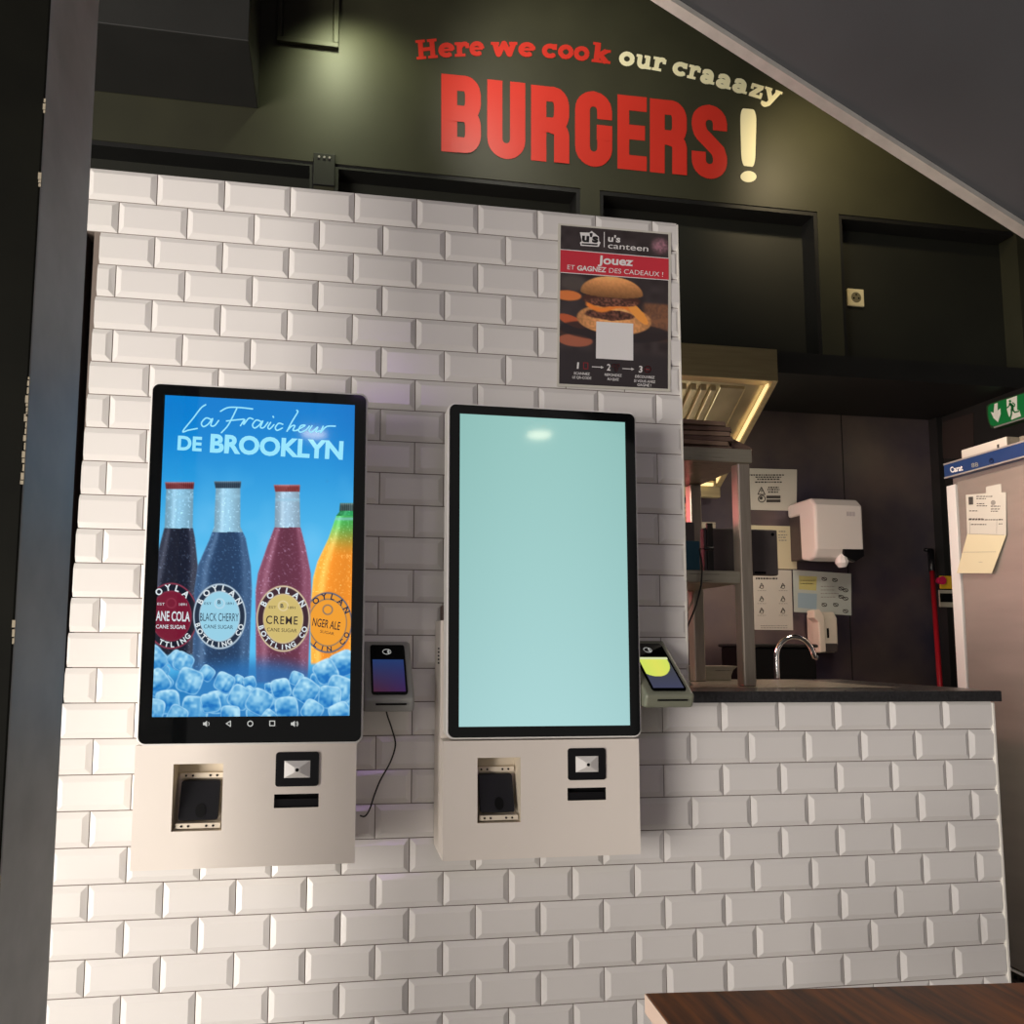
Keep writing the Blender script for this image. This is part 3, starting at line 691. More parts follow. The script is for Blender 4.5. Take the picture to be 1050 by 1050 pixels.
    # slot lip
    b = MB(); b.box((tx0 + .001, Yb + .006, tz0 + .001), (tx1 - .001, Yb + .016, tz0 + (tz1 - tz0) * .6), BLKPL); b.build('card_slot', root)
    return root

def meas(Yf, tl, tr, br, bl):
    q = [at(*p, Y=Yf) for p in (tl, tr, br, bl)]
    return ((q[0][0] + q[3][0]) / 2, (q[1][0] + q[2][0]) / 2, (q[2][2] + q[3][2]) / 2, (q[0][2] + q[1][2]) / 2)
Y1, Y2 = -.185, -.142
h1 = meas(Y1, (158, 393), (377.5, 406), (368, 761), (140, 762.5)); a1 = meas(Y1, (171.4, 404.5), (366.4, 416.4), (355.7, 732.9), (153.8, 736.2))
b1 = meas(Y1 + .004, (140, 765), (367.5, 762), (362, 885.5), (132, 893))
h2 = meas(Y2, (463.5, 414), (652.5, 425), (654.5, 754.5), (457, 756.5)); a2 = meas(Y2, (474, 424.5), (642.5, 433), (644, 744), (468, 745))
b2 = meas(Y2 + .004, (456, 760), (656, 757.5), (656, 877), (452, 882))
kiosk(Y1, h1, a1, b1, (177.5, 226.5, 784, 852), (283, 326.5, 771.5, 806), (281, 326.5, 815, 828), 'wall mounted ordering kiosk whose screen shows four soda bottles on ice', drinks_picture, True)
kiosk(Y2, h2, a2, b2, (490, 534.5, 777.5, 843.5), (582.5, 621.5, 767.5, 799.5), (582.5, 622, 808.5, 820.5), 'wall mounted ordering kiosk with a blank pale teal screen', blank_picture, False)

# ================================================================== PAYMENT TERMINALS
def terminal(X0, X1, zt, zb, label, m, disp, yt=-.028, yb=-.135):
    zc = zb - .028
    root = thing('payment_terminal', label, 'card terminal', ((X0 + X1) / 2, -.05, zc), 'card payment terminals')
    b = MB(); prof = [(-.008, zt - .0), (yt, zt), (yb, zb), (yb + .012, zc), (-.008, zc + .012)]
    b.prism([(X0, y, z) for y, z in prof], (X1 - X0, 0, 0), m)
    ho = b.build('housing', root, bevel=.006, segs=3)
    e = np.array([0, yb - yt, zb - zt]); L = np.linalg.norm(e); e /= L; n = np.array([0, e[2], -e[1]]);  n = n if n[1] < 0 else -n
    o = np.array([0, yt, zt])
    def s(u, v, l): p = o + e * (v * L) + n * l; return (X0 + (X1 - X0) * u, p[1], p[2])
    b = MB(); ol = rrect(.16, .07, .87, .93, .05)
    b.prism([s(u, v, .0025) for u, v in ol], tuple(-n * .003), GLASSB); g = b.build('screen_glass', root)
    b = MB(); nu, nv = 70, 90; st = len(b.v); cols = []
    for j in range(nv):
        for i in range(nu):
            u, v = i / (nu - 1), j / (nv - 1); b.v.append(s(.20 + .63 * u, .34 + .55 * v, .0032)); cols.append(disp(u, v))
    k = b.mi(SCREEN)
    for j in range(nv - 1):
        for i in range(nu - 1): a = st + j * nu + i; b.f.append((a, a + nu, a + nu + 1, a + 1)); b.m.append(k)
    b.col[st] = lin(np.array(cols)); b.build('display', g)
    b = MB()                                     # contactless mark
    for r in (.02, .035, .05): flat(b, stroke(arcp(.5, .2, r, r * .9, -55, 55, 6), .008), lambda u, v: s(u, v, .0032), SICON)
    flat(b, stroke(arcp(.5, .2, .085, .045, 0, 360, 20), .008), lambda u, v: s(u, v, .0032), SICON)
    b.build('contactless_mark', g)
    b = MB(); f0 = np.array([0, yb, zb]); f1 = np.array([0, yb + .012, zc]); 
    q = f0 * .62 + f1 * .38; w_ = (X1 - X0)
    b.box((X0 + w_ * .24, q[1] - .0035, q[2] - .0018), (X0 + w_ * .84, q[1] + .001, q[2] + .0018), BLKMAT); b.build('card_slot', ho)
    return root
def at_z(x, y, Y): return at(x, y, Y=Y)
tA = at(374, 658, Y=-.03); tB = at(420.5, 658, Y=-.03); tz = at(400, 717, Y=-.135)[2]
terminal(max(b1[1], h1[1] + .004) + .002, tB[0], tA[2], tz, 'grey card terminal with a dark blue screen and hanging cable between the two kiosks', TERM, lambda u, v: (34 + 34 * v * (1 - .3 * u), 56 - 24 * v, 104 - 52 * v + 26 * u * v))
tA = at(642, 657, Y=-.02); tB = at(681, 657, Y=-.02); tz2 = at(690, 713, Y=-.165)[2]
def yd(u, v):
    inside = ((u - .35) / .62) ** 2 + ((v - .12) / .52) ** 2 < 1
    if v < .07: return (214, 222, 170)
    return (222 - 30 * abs(u - .5), 224, 96) if inside else (66, 68, 66 + 26 * v)
terminal(max(b2[1], h2[1] + .004) + .002, tB[0], tA[2], tz2, 'olive grey card terminal with a bright yellow screen right of the blank kiosk', TERM2, yd, -.02, -.165)
b = MB(); pts = [at(x, y, Y=Y) for x, y, Y in ((396, 727, -.06), (397, 733, -.05), (402, 748, -.03), (405.5, 764, -.02), (400, 782, -.015), (390, 800, -.014), (384, 815, -.014), (379, 830, -.015), (374, 837, -.018), (368.5, 836, -.02))]
sm = []
for i in range(len(pts) - 1):
    p_, a, q, n_ = pts[max(i - 1, 0)], pts[i], pts[i + 1], pts[min(i + 2, len(pts) - 1)]
    for t in np.linspace(0, 1, 6, endpoint=False): sm.append(.5 * ((2 * a) + (q - p_) * t + (2 * p_ - 5 * a + 4 * q - n_) * t * t + (3 * a - p_ - 3 * q + n_) * t ** 3))
b.tube(sm, .0018, WIRE, 8)
tag(b.build('cable', smooth=True), 'thin black cable curving down the tiles from the left card terminal', 'cable')

# ================================================================== POSTER
def burger_picture(x, y):
    X = (x - 560) * 5.386; Y = (y - 215) * 5.386; Y = Y - (X - 70) * .075
    n = value_noise(X, Y, 40, 3); n2 = value_noise(X, Y, 9, 7)
    c = np.array([[44, 37, 37]]) + (n * 16)[:, None]
    c = mixc(c, (86, 78, 72), ss(60, 30, np.hypot((X - 150) * .6, Y - 400)) * .7)
    c = mixc(c, (168, 118, 132), ss(60, 20, np.hypot((X - 630) * .9, Y - 160)) * (.4 + .6 * n2) * .9)
    c = mixc(c, (110, 80, 62), ss(16, 4, np.abs(Y - 560 - 20 * n)) * ss(440, 540, X))
    c = mixc(c, (122, 82, 58), ss(470, 490, Y) * ss(660, 600, Y) * ss(520, 560, X) * (.6 + .4 * n2))
    c = mixc(c, (70, 48, 40), ss(640, 650, Y) * ss(700, 670, Y) * .9)
    c = mixc(c, (196, 112, 60), ss(1.1, .9, np.hypot((X - 120) / 75., (Y - 470) / 28.)))
    c = mixc(c, (170, 84, 52), ss(1.1, .9, np.hypot(((X - 130) - (Y - 600) * 1.3) / 60., (Y - 610) / 38.)))
    c = mixc(c, (150, 88, 66), ss(1.1, .92, np.hypot((X - 160) / 95., (Y - 715) / 34.)))
    c = mixc(c, (38, 34, 36), ss(1.0, .9, np.hypot((X - 380) / 330., (Y - 650) / 60.)) * .8)
    # burger
    lb = 1 - np.clip(np.abs(X - 375) / 330, 0, 1)
    c = mixc(c, np.array([226, 158, 100])[None, :] * (.55 + .55 * lb[:, None]) * (.85 + .2 * n2[:, None]), ss(1.04, .97, np.hypot((X - 375) / 205., (Y - 585) / 82.)))
    c = mixc(c, (70, 42, 34), ss(1.05, .9, np.hypot((X - 360) / 165., (Y - 475 - 8 * n) / 42.)))
    c = mixc(c, np.array([84, 54, 44])[None, :] * (.5 + n2[:, None]), ss(1.05, .9, np.hypot((X - 350) / 140., (Y - 555 - 10 * n) / 30.)))
    c = mixc(c, (214, 122, 52), ss(20, 8, np.abs(Y - 522 - 18 * np.sin(X / 38.) - .05 * (X - 375))) * ss(170, 150, np.abs(X - 380)))
    c = mixc(c, (228, 142, 66), ss(1.05, .9, np.hypot(((X - 505) - (Y - 540) * .8) / 34., (Y - 540) / 62.)))
    c = mixc(c, np.array([96, 62, 50])[None, :] * (.5 + n2[:, None]), ss(1.05, .9, np.hypot((X - 360) / 150., (Y - 484 - 10 * n) / 22.)))
    d = np.hypot((X - 362) / 172., np.where(Y < 440, (Y - 440) / 92., (Y - 440) / 26.))
    sh = .62 + .5 * np.clip((440 - Y) / 90., -.2, 1) * (1 - .25 * np.abs(X - 350) / 170)
    c = mixc(c, np.array([226, 156, 96])[None, :] * sh[:, None] * (.93 + .1 * n2[:, None]), ss(1.03, .97, d))
    c = mixc(c, (46, 41, 42), ss(745, 790, Y) * .9)
    return c * 1.18
PP = Plane('Y', -.0072)
def pw_(x, y, l=0.): return PP(x, y, l)
b = MB(); PC = [(572.3, 229.0), (688.2, 238.6), (687.6, 401.6), (571.3, 396.0)]
b.prism([pw_(*p) for p in PC], (0, .0012, 0), PAPER)
po = tag(b.build('promotional_poster'), 'dark burger poster with a red banner at the upper right of the tiled wall', 'poster')
IC = [(575, 231.0), (685.2, 240.4), (684.8, 398.8), (573.2, 393.4)]
Hm = homog([(0, 0), (1, 0), (1, 1), (0, 1)], IC)
def pf_(u, v):
    q = np.stack([u, v, np.ones_like(u)], 1) @ Hm.T; q = q[:, :2] / q[:, 2:]
    return q, np.array([pw_(a, c_, .0004) for a, c_ in q])
b = MB(); grid(b, pf_, 150, 210, burger_picture, POSTER, 0)
k = lambda x, y: (560 + x / 5.386, 215 + y / 5.386); Lp = lambda x, y, l=.0008: pw_(*k(x, y), l)
REDB = mat('red_banner_print', rgb(206, 52, 66), .55)
b.poly([Lp(79, 222), Lp(676, 270), Lp(676, 388), Lp(77, 345)], REDB)
for y0, y1 in ((218, 268), (345, 388)): b.poly([Lp(79, y0, .0009), Lp(676, y1, .0009), Lp(676, y1 + 4, .0009), Lp(79, y0 + 4, .0009)], WHITEV)
tx = lambda s, p0, p1, h, m=WHITEV, wt=0.0, **kw: put_text(b, PP, s, k(*p0), k(*p1), h / 5.386, m, wt, .0012, **kw)
tx("u's", (340, 176), (408, 182), 36, WHITEV, .03); tx('canteen', (340, 214), (562, 232), 34, WHITEV, .004)
b.poly([Lp(318, 124), Lp(322, 124), Lp(322, 208), Lp(318, 208)], WHITEV)
# emblem: outlined slab letters over a ribbon
flat(b, [[(186, 126), (238, 128), (250, 118), (290, 150), (292, 176), (300, 182), (290, 206), (190, 200), (186, 182), (196, 176)]], lambda x, y: Lp(x, y, .0009), WHITEV)
tx("u's", (196, 176), (286, 182), 46, mat('poster_black', rgb(30, 26, 27), .6), .05)
flat(b, [[(196, 186), (284, 191), (282, 200), (196, 194)]], lambda x, y: Lp(x, y, .0011), mat('poster_black', rgb(30, 26, 27), .6))
tx('Jouez', (284, 298), (478, 312), 46, WHITEV, .03)
tx('ET', (116, 330), (156, 333), 26); tx('GAGNEZ', (170, 335), (330, 347), 27, WHITEV, .03); tx('DES CADEAUX !', (346, 349), (644, 372), 27)
b.poly([Lp(276, 618, .001), Lp(480, 630, .001), Lp(480, 834, .001), Lp(274, 822, .001)], WHITEV)
for ch, x_ in (('1', 168), ('2', 334), ('3', 510)): tx(ch, (x_, 878 + (x_ - 166) * .06), (x_ + (10 if ch == '1' else 20), 879 + (x_ - 166) * .06), 36, WHITEV, .02)
for x0_, x1_ in ((252, 318), (420, 486)):
    y_ = 868 + (x0_ - 252) * .06; flat(b, stroke([(x0_, y_), (x1_ - 8, y_ + 3)], 4) + [[(x1_ - 16, y_ - 5), (x1_, y_ + 4), (x1_ - 16, y_ + 11)]], Lp, WHITEV)
flat(b, stroke([(206, 846), (230, 847), (230, 880), (206, 879)], 4, True), Lp, REDPR)
flat(b, stroke(circ(374, 862, 9), 4, True) + stroke(circ(396, 862, 8), 4, True) + stroke(circ(386, 884, 8), 4, True), Lp, REDPR)
flat(b, stroke(circ(560, 882, 17), 5, True) + stroke([(548, 882), (572, 884)], 4), Lp, REDPR)
for s_, x_, y_, w_ in (('SCANNEZ', 152, 910, 88), ('LE QR-CODE', 144, 932, 104), ('REPONDEZ', 322, 918, 94), ('AU QUIZ', 336, 942, 64), ('DÉCOUVREZ', 490, 928, 108), ('SI VOUS AVEZ', 484, 952, 118), ('GAGNÉ !', 502, 974, 76)):
    tx(s_, (x_, y_), (x_ + w_, y_ + w_ * .06), 14, WHITEV, .015)
b.build('poster_print', po)

# ================================================================== BAR WORKTOP AND THINGS ON IT
ZW = ZC + .0275
wt = thing('worktop', 'dark stone bar worktop on the tiled counter', 'worktop', (1.7, .3, ZC))
Yw0 = -.026; xw1 = at(1026.5, 712, Y=Yw0)[0]
b = MB(); ol = [(XR_UP + .002, Yw0), (xw1, Yw0), (xw1, .56), (XR_UP - .6, .56), (XR_UP - .6, YB + .002), (XR_UP + .002, YB + .002)]
b.prism([(x, y, ZC) for x, y in ol], (0, 0, ZW - ZC), WTOP); b.build('stone_slab', wt, bevel=.002)
b = MB(); b.box((XR_UP + .003, Yw0 - .0015, ZC + .0006), (xw1 - .0005, Yw0 + .0005, ZW - .001), WEDGE); b.build('front_edge', wt)['label'] = 'rough black front edge'
b = MB(); xx = at(870, 700, Z=ZW)[0]; b.poly([(1.3, .10, ZW + .0006), (1.95, .10, ZW + .0006), (1.95, .55, ZW + .0006), (1.3, .55, ZW + .0006)], STEEL); b.build('steel_inlay', wt)['label'] = 'brushed steel top surface'
cu = MB(); cu.box((XR_UP - .6, YB + .003, 0), (2.10, .54, ZC - .001), BLACKP); struct(cu.build('counter_base'))

# gantry shelf
yF = at(766, 704, Z=ZW)[1]; 
gF = at(766, 704, Z=ZW); gw = .036
gr = thing('steel_shelf', 'two tier stainless steel gantry shelf standing on the bar worktop', 'shelf', (gF[0] - .4, gF[1] + .14, ZW))
xr1 = gF[0] + gw / 2; xr0 = xr1 - gw; yf = gF[1] - gw / 2
dep = .30; xl0 = xr0 - .95
ztop = at(766, 461, Y=yf)[2]; ztb = at(766, 475, Y=yf)[2]; zm1 = at(740, 585, Y=yf)[2]; zm0 = at(740, 598, Y=yf)[2]
for xp in (xr0, xl0):
    for yp in (yf, yf + dep - gw):
        b = MB(); b.box((xp, yp, ZW + .0008), (xp + gw, yp + gw, ztb), STEELV); b.build('post', gr, bevel=.004)
b = MB(); b.box((xl0 - .005, yf - .005, ztb), (xr1 + .005, yf + dep + .005, ztop), STEEL); b.build('shelf_board', gr, bevel=.003)
b = MB(); b.box((xl0 + gw + .001, yf + .001, zm0), (xr0 - .001, yf + dep - .001, zm1), STEEL); b.box((xl0 + gw + .001, yf + gw, zm0 + .005), (xr1 - .001, yf + dep - gw - .001, zm1 - .003), STEEL); b.build('shelf_board', gr, bevel=.003)
print('gantry', xr0, xr1, yf, ztop, ztb, zm1, zm0)
# cartons on the top shelf
x1c = at(745, 450, Y=yf + .06)[0]; z = ztop + .0005
n_c = 6; hc = (at(720, 440, Y=yf + .1)[2] - ztop) / n_c
for i in range(n_c):
    b = MB(); dx = random.uniform(-.008, .006) - (.012 if i == n_c - 1 else 0); a = random.uniform(-.02, .02)
    x0c, x1_ = x1c - .30, x1c + dx; yA, yB = yf + .02, yf + .22
    b.prism([(x0c, yA + a, z), (x1_ - .012, yA, z), (x1_, yA + .015, z), (x1_, yB, z), (x0c, yB, z)], (0, 0, hc * .84), KRAFT if i % 2 else DKCARD)
    pos = ['bottom', 'second', 'third', 'fourth', 'fifth', 'topmost'][i]
    lab = {'bottom': 'flattened brown carton at the bottom of the stack on the steel shelf', 'topmost': 'flattened brown carton topmost in the stack on the steel shelf'}.get(pos, '%s flattened brown carton from the bottom of the stack on the steel shelf' % pos)
    tag(b.build('flat_carton', bevel=.001), lab, 'carton', 'flattened cartons stacked on the steel shelf'); z += hc
b = MB(); xq0 = x1c + .014; xq1 = at(767, 452, Y=yf + .08)[0]; zq = ztop + .0005
b.prism([(xq0, yf + .06, zq), (xq1, yf + .06, zq), (xq1 + .002, yf + .06, zq + .022), (xq0, yf + .06, zq + .05)], (0, .13, 0), DKCARD)
tag(b.build('folded_carton', bevel=.001), 'small dark folded carton leaning at the right end of the steel shelf', 'carton')
# items on the middle shelf
zs = zm1 + .0005
def shelf_box(name, xpl, xpr, ytop, yy, d, m, label, cat, bev=.003):
    a = at(xpl, ytop, Y=yy); c = at(xpr, ytop, Y=yy); b = MB(); b.box((a[0], yy, zs), (c[0], yy + d, a[2]), m); return tag(b.build(name, bevel=bev), label, cat)
t1 = shelf_box('teal_box', 664, 717.5, 553, yf + .02, .05, TEAL, 'small teal box with a white sticker on the middle steel shelf', 'box')
b = MB(); l0 = at(694, 569, Y=yf + .0195); l1 = at(703, 574, Y=yf + .0195); b.box((l0[0], yf + .0185, l1[2]), (l1[0], yf + .0198, l0[2]), PAPER); b.build('sticker', t1)
t2 = shelf_box('black_case', 640, 712, 533, yf + .09, .05, DKGR, 'charcoal case standing behind the teal box', 'case')
yy = yf + .19; a = at(722, 541, Y=yf + .10); c = at(797, 541, Y=yf + .10); dpl = at(797, 585, Y=yf + .10)
b = MB(); b.box((a[0], yf + .10, zs), (min(c[0], 9), yf + .125, a[2]), DKGR)
t3 = tag(b.build('monitor_back', bevel=.004), 'dark grey back of a screen standing behind the right shelf post', 'monitor')
b = MB(); xx = c[0] - .016; b.tube([(xx, yf + .0985, a[2] - .014), (xx, yf + .1002, a[2] - .014)], .005, BLKMAT, 10); b.build('screw', t3); b = MB(); b.box((xx - .06, yf + .0988, zs + .004), (xx - .025, yf + .1002, zs + .010), BLKMAT); b.build('rating_plate', t3)
b = MB(); a = at(727.5, 541, Y=yf + .1); b.box((a[0] - .012, yf + .092, zs), (a[0] + .006, yf + .0995, a[2] + .012), BLKPL); tag(b.build('slim_black_panel', bevel=.001), 'slim black panel edge between the shelf posts beside the screen back', 'panel')
# cables
b = MB(); pts = [at(*p, Y=yf - .012) for p in ((724, 562), (717, 563), (719, 572), (720, 585), (719, 600), (714, 620), (706, 640), (698, 656), (690, 668))]
b.tube(pts, .0022, WIRE, 8); b.tube([at(722, 562.5, Y=yf + .03), at(731, 562.5, Y=yf + .03)], .005, WIRE, 8)
tag(b.build('cable', smooth=True), 'black cable hanging down from the teal box past the left shelf post', 'cable')
b = MB(); b.tube([at(*p, Y=yf + .2) for p in ((713, 602), (710, 615), (705, 628), (700, 640), (698, 645))], .0022, WIREW, 8); tag(b.build('cable', smooth=True), 'short pale cable hanging under the middle steel shelf', 'cable')
# steel pans on the worktop
px0 = at(728, 700, Y=.46)[0]; px1 = at(752, 700, Y=.46)[0]; zt_ = at(740, 683, Y=.46)[2]
b = MB(); pr = [(px0 - .16, ZW + .001), (px1 - .006, ZW + .001), (px1 - .006, zt_ - .03), (px1 + .002, zt_ - .012), (px1 + .02, zt_), (px0 - .16, zt_)]
b.prism([(x, .46, zz) for x, zz in pr], (0, .08, 0), STEEL); tag(b.build('steel_pan', bevel=.002), 'stainless steel pan with a flared rim behind the shelf posts', 'pan')
b = MB(); q0 = at(697, 703, Z=ZW + .001); q1 = at(716, 703, Z=ZW + .001)
b.prism([(q0[0] - .05, .20, ZW + .001), (q1[0] - .012, .20, ZW + .001), (q0[0] - .002, .20, ZW + .05), (q0[0] - .05, .20, ZW + .06)], (0, .12, 0), STEEL)
tag(b.build('steel_tray', bevel=.001), 'sloping bright steel tray at the left end of the worktop', 'tray')

# ================================================================== HOOD
YH = .955
hA = at(797, 358, Y=YH); hB = at(797, 391, Y=YH); xh1 = hA[0]; xh0 = xh1 - 1.5; zh1 = hA[2]; zh0 = hB[2]
hd = thing('extractor_hood', 'stainless steel extractor hood with sloping filters under the black bulkhead', 'hood', (xh0 + .75, YH, zh0 - .3))
b = MB(); b.box((xh0, YH, zh0), (xh1, YO - .001, min(zh1, ZNB + .05)), BRONZE); b.build('fascia', hd, bevel=.003)['label'] = 'plain bronze toned front fascia'
e_ = at(765, 452, X=xh1); d = e_ - hB; 
sl_ = (e_[2] - zh0) / (e_[1] - YH); yE = YK - .09; zE = zh0 + sl_ * (yE - YH)
print('hood slope', sl_, yE, zE)
def hp(x, t, up): return (x, YH + .004 + t * (yE - YH), zh0 + t * (zE - zh0) + up)
# skirt frame and recessed sloping panel
b = MB()
b.prism([hp(xh1 - .022, 0, 0), hp(xh1 - .022, 1, 0), hp(xh1 - .022, 1, .22), hp(xh1 - .022, .0, .02)], (.022, 0, 0), BRONZE)
b.build('side_skirt', hd); b = MB()
b.prism([hp(xh0, 0, 0), hp(xh0, 1, 0), hp(xh0, 1, .22), hp(xh0, .0, .02)], (.022, 0, 0), BRONZE)
b.build('side_skirt', hd)
b = MB(); b.prism([hp(xh0 + .023, .03, .035), hp(xh0 + .023, 1, .035), hp(xh0 + .023, 1, .05), hp(xh0 + .023, .03, .05)], (xh1 - xh0 - .046, 0, 0), GOLDIN); b.build('inner_panel', hd)
xc = at(720, 420, Y=YH + .15)[0]
b = MB(); xp0 = xc + .03; xp1 = xh1 - .11
b.prism([hp(xp0, .12, .022), hp(xp0, .93, .022), hp(xp0, .93, .034), hp(xp0, .12, .034)], (xp1 - xp0, 0, 0), GOLDIN); b.build('plain_panel', hd, bevel=.003)
for i in range(9):
    x = xc - .012 - i * .043
    if x < xh0 + .05: break
    b = MB(); b.prism([hp(x, .12, .008), hp(x, .93, .008), hp(x, .93, .033), hp(x, .12, .033)], (.026, 0, 0), GOLDIN); b.build('filter_baffle', hd, bevel=.003)
b = MB(); b.prism([hp(xh1 - .029, .05, .004), hp(xh1 - .029, .97, .004), hp(xh1 - .029, .97, .03), hp(xh1 - .029, .05, .03)], (.004, 0, 0), LAMPY); b.build('edge_light', hd)['label'] = 'glowing edge light'
b = MB(); b.prism([hp(xh0, 1, -.05), hp(xh1, 1, -.05), hp(xh1, 1, .03), hp(xh0, 1, .03)], (0, .03, 0), BRONZE); b.build('grease_tray', hd, bevel=.004)
b = MB(); q = hp(xh0, .97, -.012); b.box((xh0 + .05, q[1] - .012, q[2]), (xh1 - .05, q[1], q[2] + .014), LAMPY); b.build('strip_light', hd)['label'] = 'thin warm strip light along the lower edge'
# stack of pale wooden boxes on a ledge under the hood
yl = YK - .16; xq = at(711, 530, Y=yl)[0]; zq = at(700, 535, Y=yl)[2]
b = MB(); b.box((xq - .5, yl - .01, zq - .03), (xq + .1, YK - .001, zq), STEEL); tag(b.build('wall_ledge'), 'steel ledge on the kitchen wall holding small pale boxes', 'ledge')
hb = (at(700, 515, Y=yl)[2] - zq) / 4
nm = ['bottom', 'second', 'third', 'top']
for i in range(2):
    for j in range(4):
        b = MB(); x = xq - .001 - i * .066; b.box((x - .062, yl, zq + j * hb + .0005), (x, yl + .1, zq + (j + 1) * hb - .002 - (.003 if i == 0 else 0)), WOODL)
        tag(b.build('wooden_box', bevel=.002), '%s pale box in the %s stack on the ledge under the hood' % (nm[j], ['right', 'left'][i]), 'box', 'small pale boxes on the ledge')

# ================================================================== KITCHEN BACK WALL
PK = Plane('Y', YK - .0006)
def notice(quad, m, label, draw, name='paper_notice', lift=.003):
    b = MB(); b.prism([PK(x, y, lift) for x, y in quad], (0, .001, 0), m)
    o = tag(b.build(name), label, 'notice', 'notices on the kitchen wall'); b = MB(); draw(b); b.build('printed_text', o); return o
k3 = lambda x, y: (765 + x / 5.525, 470 + y / 5.525)
LK = lambda x, y, l=.0046: PK(*k3(x, y), l)
def lines(b, rows, m, h=5):
    rr = random.Random(3)
    for x0, x1, y in rows:
        x = x0
        while x < x1:
            w_ = rr.uniform(6, 16); b.poly([LK(x, y), LK(min(x + w_, x1), y + .3), LK(min(x + w_, x1), y + h + .3), LK(x, y + h)], m); x += w_ + 4
def d1(b):
    lines(b, [(10, 212, 92), (50, 196, 104), (60, 190, 116), (48, 200, 132)], INK, 7)
    flat(b, stroke([(64, 204), (104, 206), (84, 164)], 5, True) + [[(82, 178), (88, 178), (86, 194), (83, 194)]], LK, INK)
    flat(b, stroke(circ(86, 230, 19), 5, True) + [circ(82, 226, 9)], LK, INK)
    for y0, y1 in ((212, 228), (234, 250)): b.poly([LK(112, y0), LK(192, y0), LK(192, y1), LK(112, y1)], INK)
    lines(b, [(122, 182, 162), (118, 186, 174), (122, 178, 188)], INK, 8)
notice([k3(-10, 56), k3(286, 64), k3(284, 298), k3(-10, 292)], PAPER, 'white notice with a warning triangle, upper sheet beside the shelf post', d1)
notice([k3(-10, 378), k3(284, 386), k3(286, 628), k3(-10, 622)], PAPERY, 'cream notice partly hidden behind the dark screen back', lambda b: lines(b, [(182, 220, 412), (178, 232, 432), (180, 222, 446), (182, 226, 462)], INKL, 6))
def d3(b):
    lines(b, [(52, 178, 676)], INK, 10)
    for cx in (84, 205):
        for cy in (722, 795, 862):
            flat(b, stroke([(cx - 12, cy + 14), (cx, cy - 14), (cx + 12, cy + 4)], 4) + stroke(circ(cx + 2, cy + 8, 9, 10), 3, True), LK, INK)
            lines(b, [(cx - 22, cx + 26, cy + 26)], INKL, 3)
    lines(b, [(80, 230, 946), (80, 230, 958)], INKL, 4)
notice([k3(-10, 628), k3(254, 634), k3(264, 974), k3(-10, 970)], PAPER, 'tall white handwashing notice with six drawings beside the shelf post', d3, lift=.0036)
def d4(b):
    b.poly([LK(296, 665), LK(398, 670), LK(394, 750), LK(296, 742)], LYEL); b.poly([LK(290, 762), LK(398, 768), LK(396, 856), LK(290, 846)], LBLU)
    lines(b, [(305, 388, 690), (305, 380, 708), (420, 500, 724), (420, 500, 744), (420, 520, 764), (420, 505, 784)], INKL, 4)
    for cx, cy in ((440, 684), (500, 690), (535, 738), (560, 748), (535, 785), (560, 795), (440, 830), (505, 830), (560, 866)):
        flat(b, stroke(circ(cx, cy, 14, 9, 9), 4, True) + stroke([(cx - 14, cy - 10), (cx + 12, cy + 8)], 4), LK, INK)
notice([k3(262, 632), k3(592, 654), k3(594, 890), k3(268, 870)], CLEAR, 'laminated landscape notice with yellow and blue blocks above the soap dispenser', d4, lift=.004)

# paper towel dispenser
k4 = lambda x, y: (800 + x / 4.565, 490 + y / 4.565)
td = .2; YTf = YK - td
cA = at(*k4(160, 100), Y=YTf); 
x0 = at(*k4(160, 120), Y=YTf)[0]; x1 = at(*k4(385, 120), Y=YTf)[0]; z1 = at(*k4(270, 98), Y=YTf)[2]; z0 = at(*k4(270, 385), Y=YTf)[2]; zs0 = at(*k4(350, 345), Y=YTf)[2]
tdz = thing('paper_towel_dispenser', 'white plastic centre feed paper towel dispenser on the steel kitchen wall', 'dispenser', ((x0 + x1) / 2, YK, z0))
zA = z1 - .06
prof = [(YK - .001, z1), (YK - .02, z1 + .004), (YTf + .03, z1 + .006), (YTf, z1 - .03), (YTf, z0 + .05), (YTf + .02, z0 + .012), (YTf + .06, z0), (YK - .09, z0 + .01), (YK - .085, zA), (YK - .001, zA)]
b = MB(); b.prism([(x0, y, z) for y, z in prof], (x1 - x0, 0, 0), PINKW); b.build('cover', tdz, bevel=.012, segs=3)
b = MB(); b.box((x0 + .01, YK - .084, z0 + .015), (x1 - .01, YK - .001, zA - .001), DKGR); b.build('back_plate', tdz)
xm = at(*k4(335, 360), Y=YTf)[0]; b = MB(); b.prism([(xm - .045, YTf - .003, zs0 + .01), (x1 - .004, YTf - .003, zs0 + .012), (x1 - .004, YTf - .003, zs0 - .02), (xm + .02, YTf - .003, zs0 - .045), (xm - .04, YTf - .003, zs0 - .02)], (0, .03, 0), BLKPL); b.build('outlet', tdz, bevel=.003)
zm_ = at(*k4(300, 395), Y=YTf)[2]; xm2 = at(*k4(302, 395), Y=YTf)[0]
b = MB(); b.tube([(xm2 + .005, YTf + .02, zm_ + .05), (xm2, YTf + .02, zm_ + .02), (xm2, YTf + .018, zm_), (xm2 + .004, YTf + .02, zm_ - .02)], [.012, .024, .028, .016], WHITEV, 9); b.build('paper_towel', tdz)
b = MB(); q0 = at(*k4(310, 158), Y=YTf); q1 = at(*k4(352, 180), Y=YTf)
for i in range(3):
    xx = q0[0] + (q1[0] - q0[0]) * i / 3; b.box((xx, YTf - .0012, q1[2]), (xx + .012, YTf + .001, q0[2]), mat('pale_grey_mark', rgb(190, 180, 182), .3))
b.build('embossed_mark', tdz)

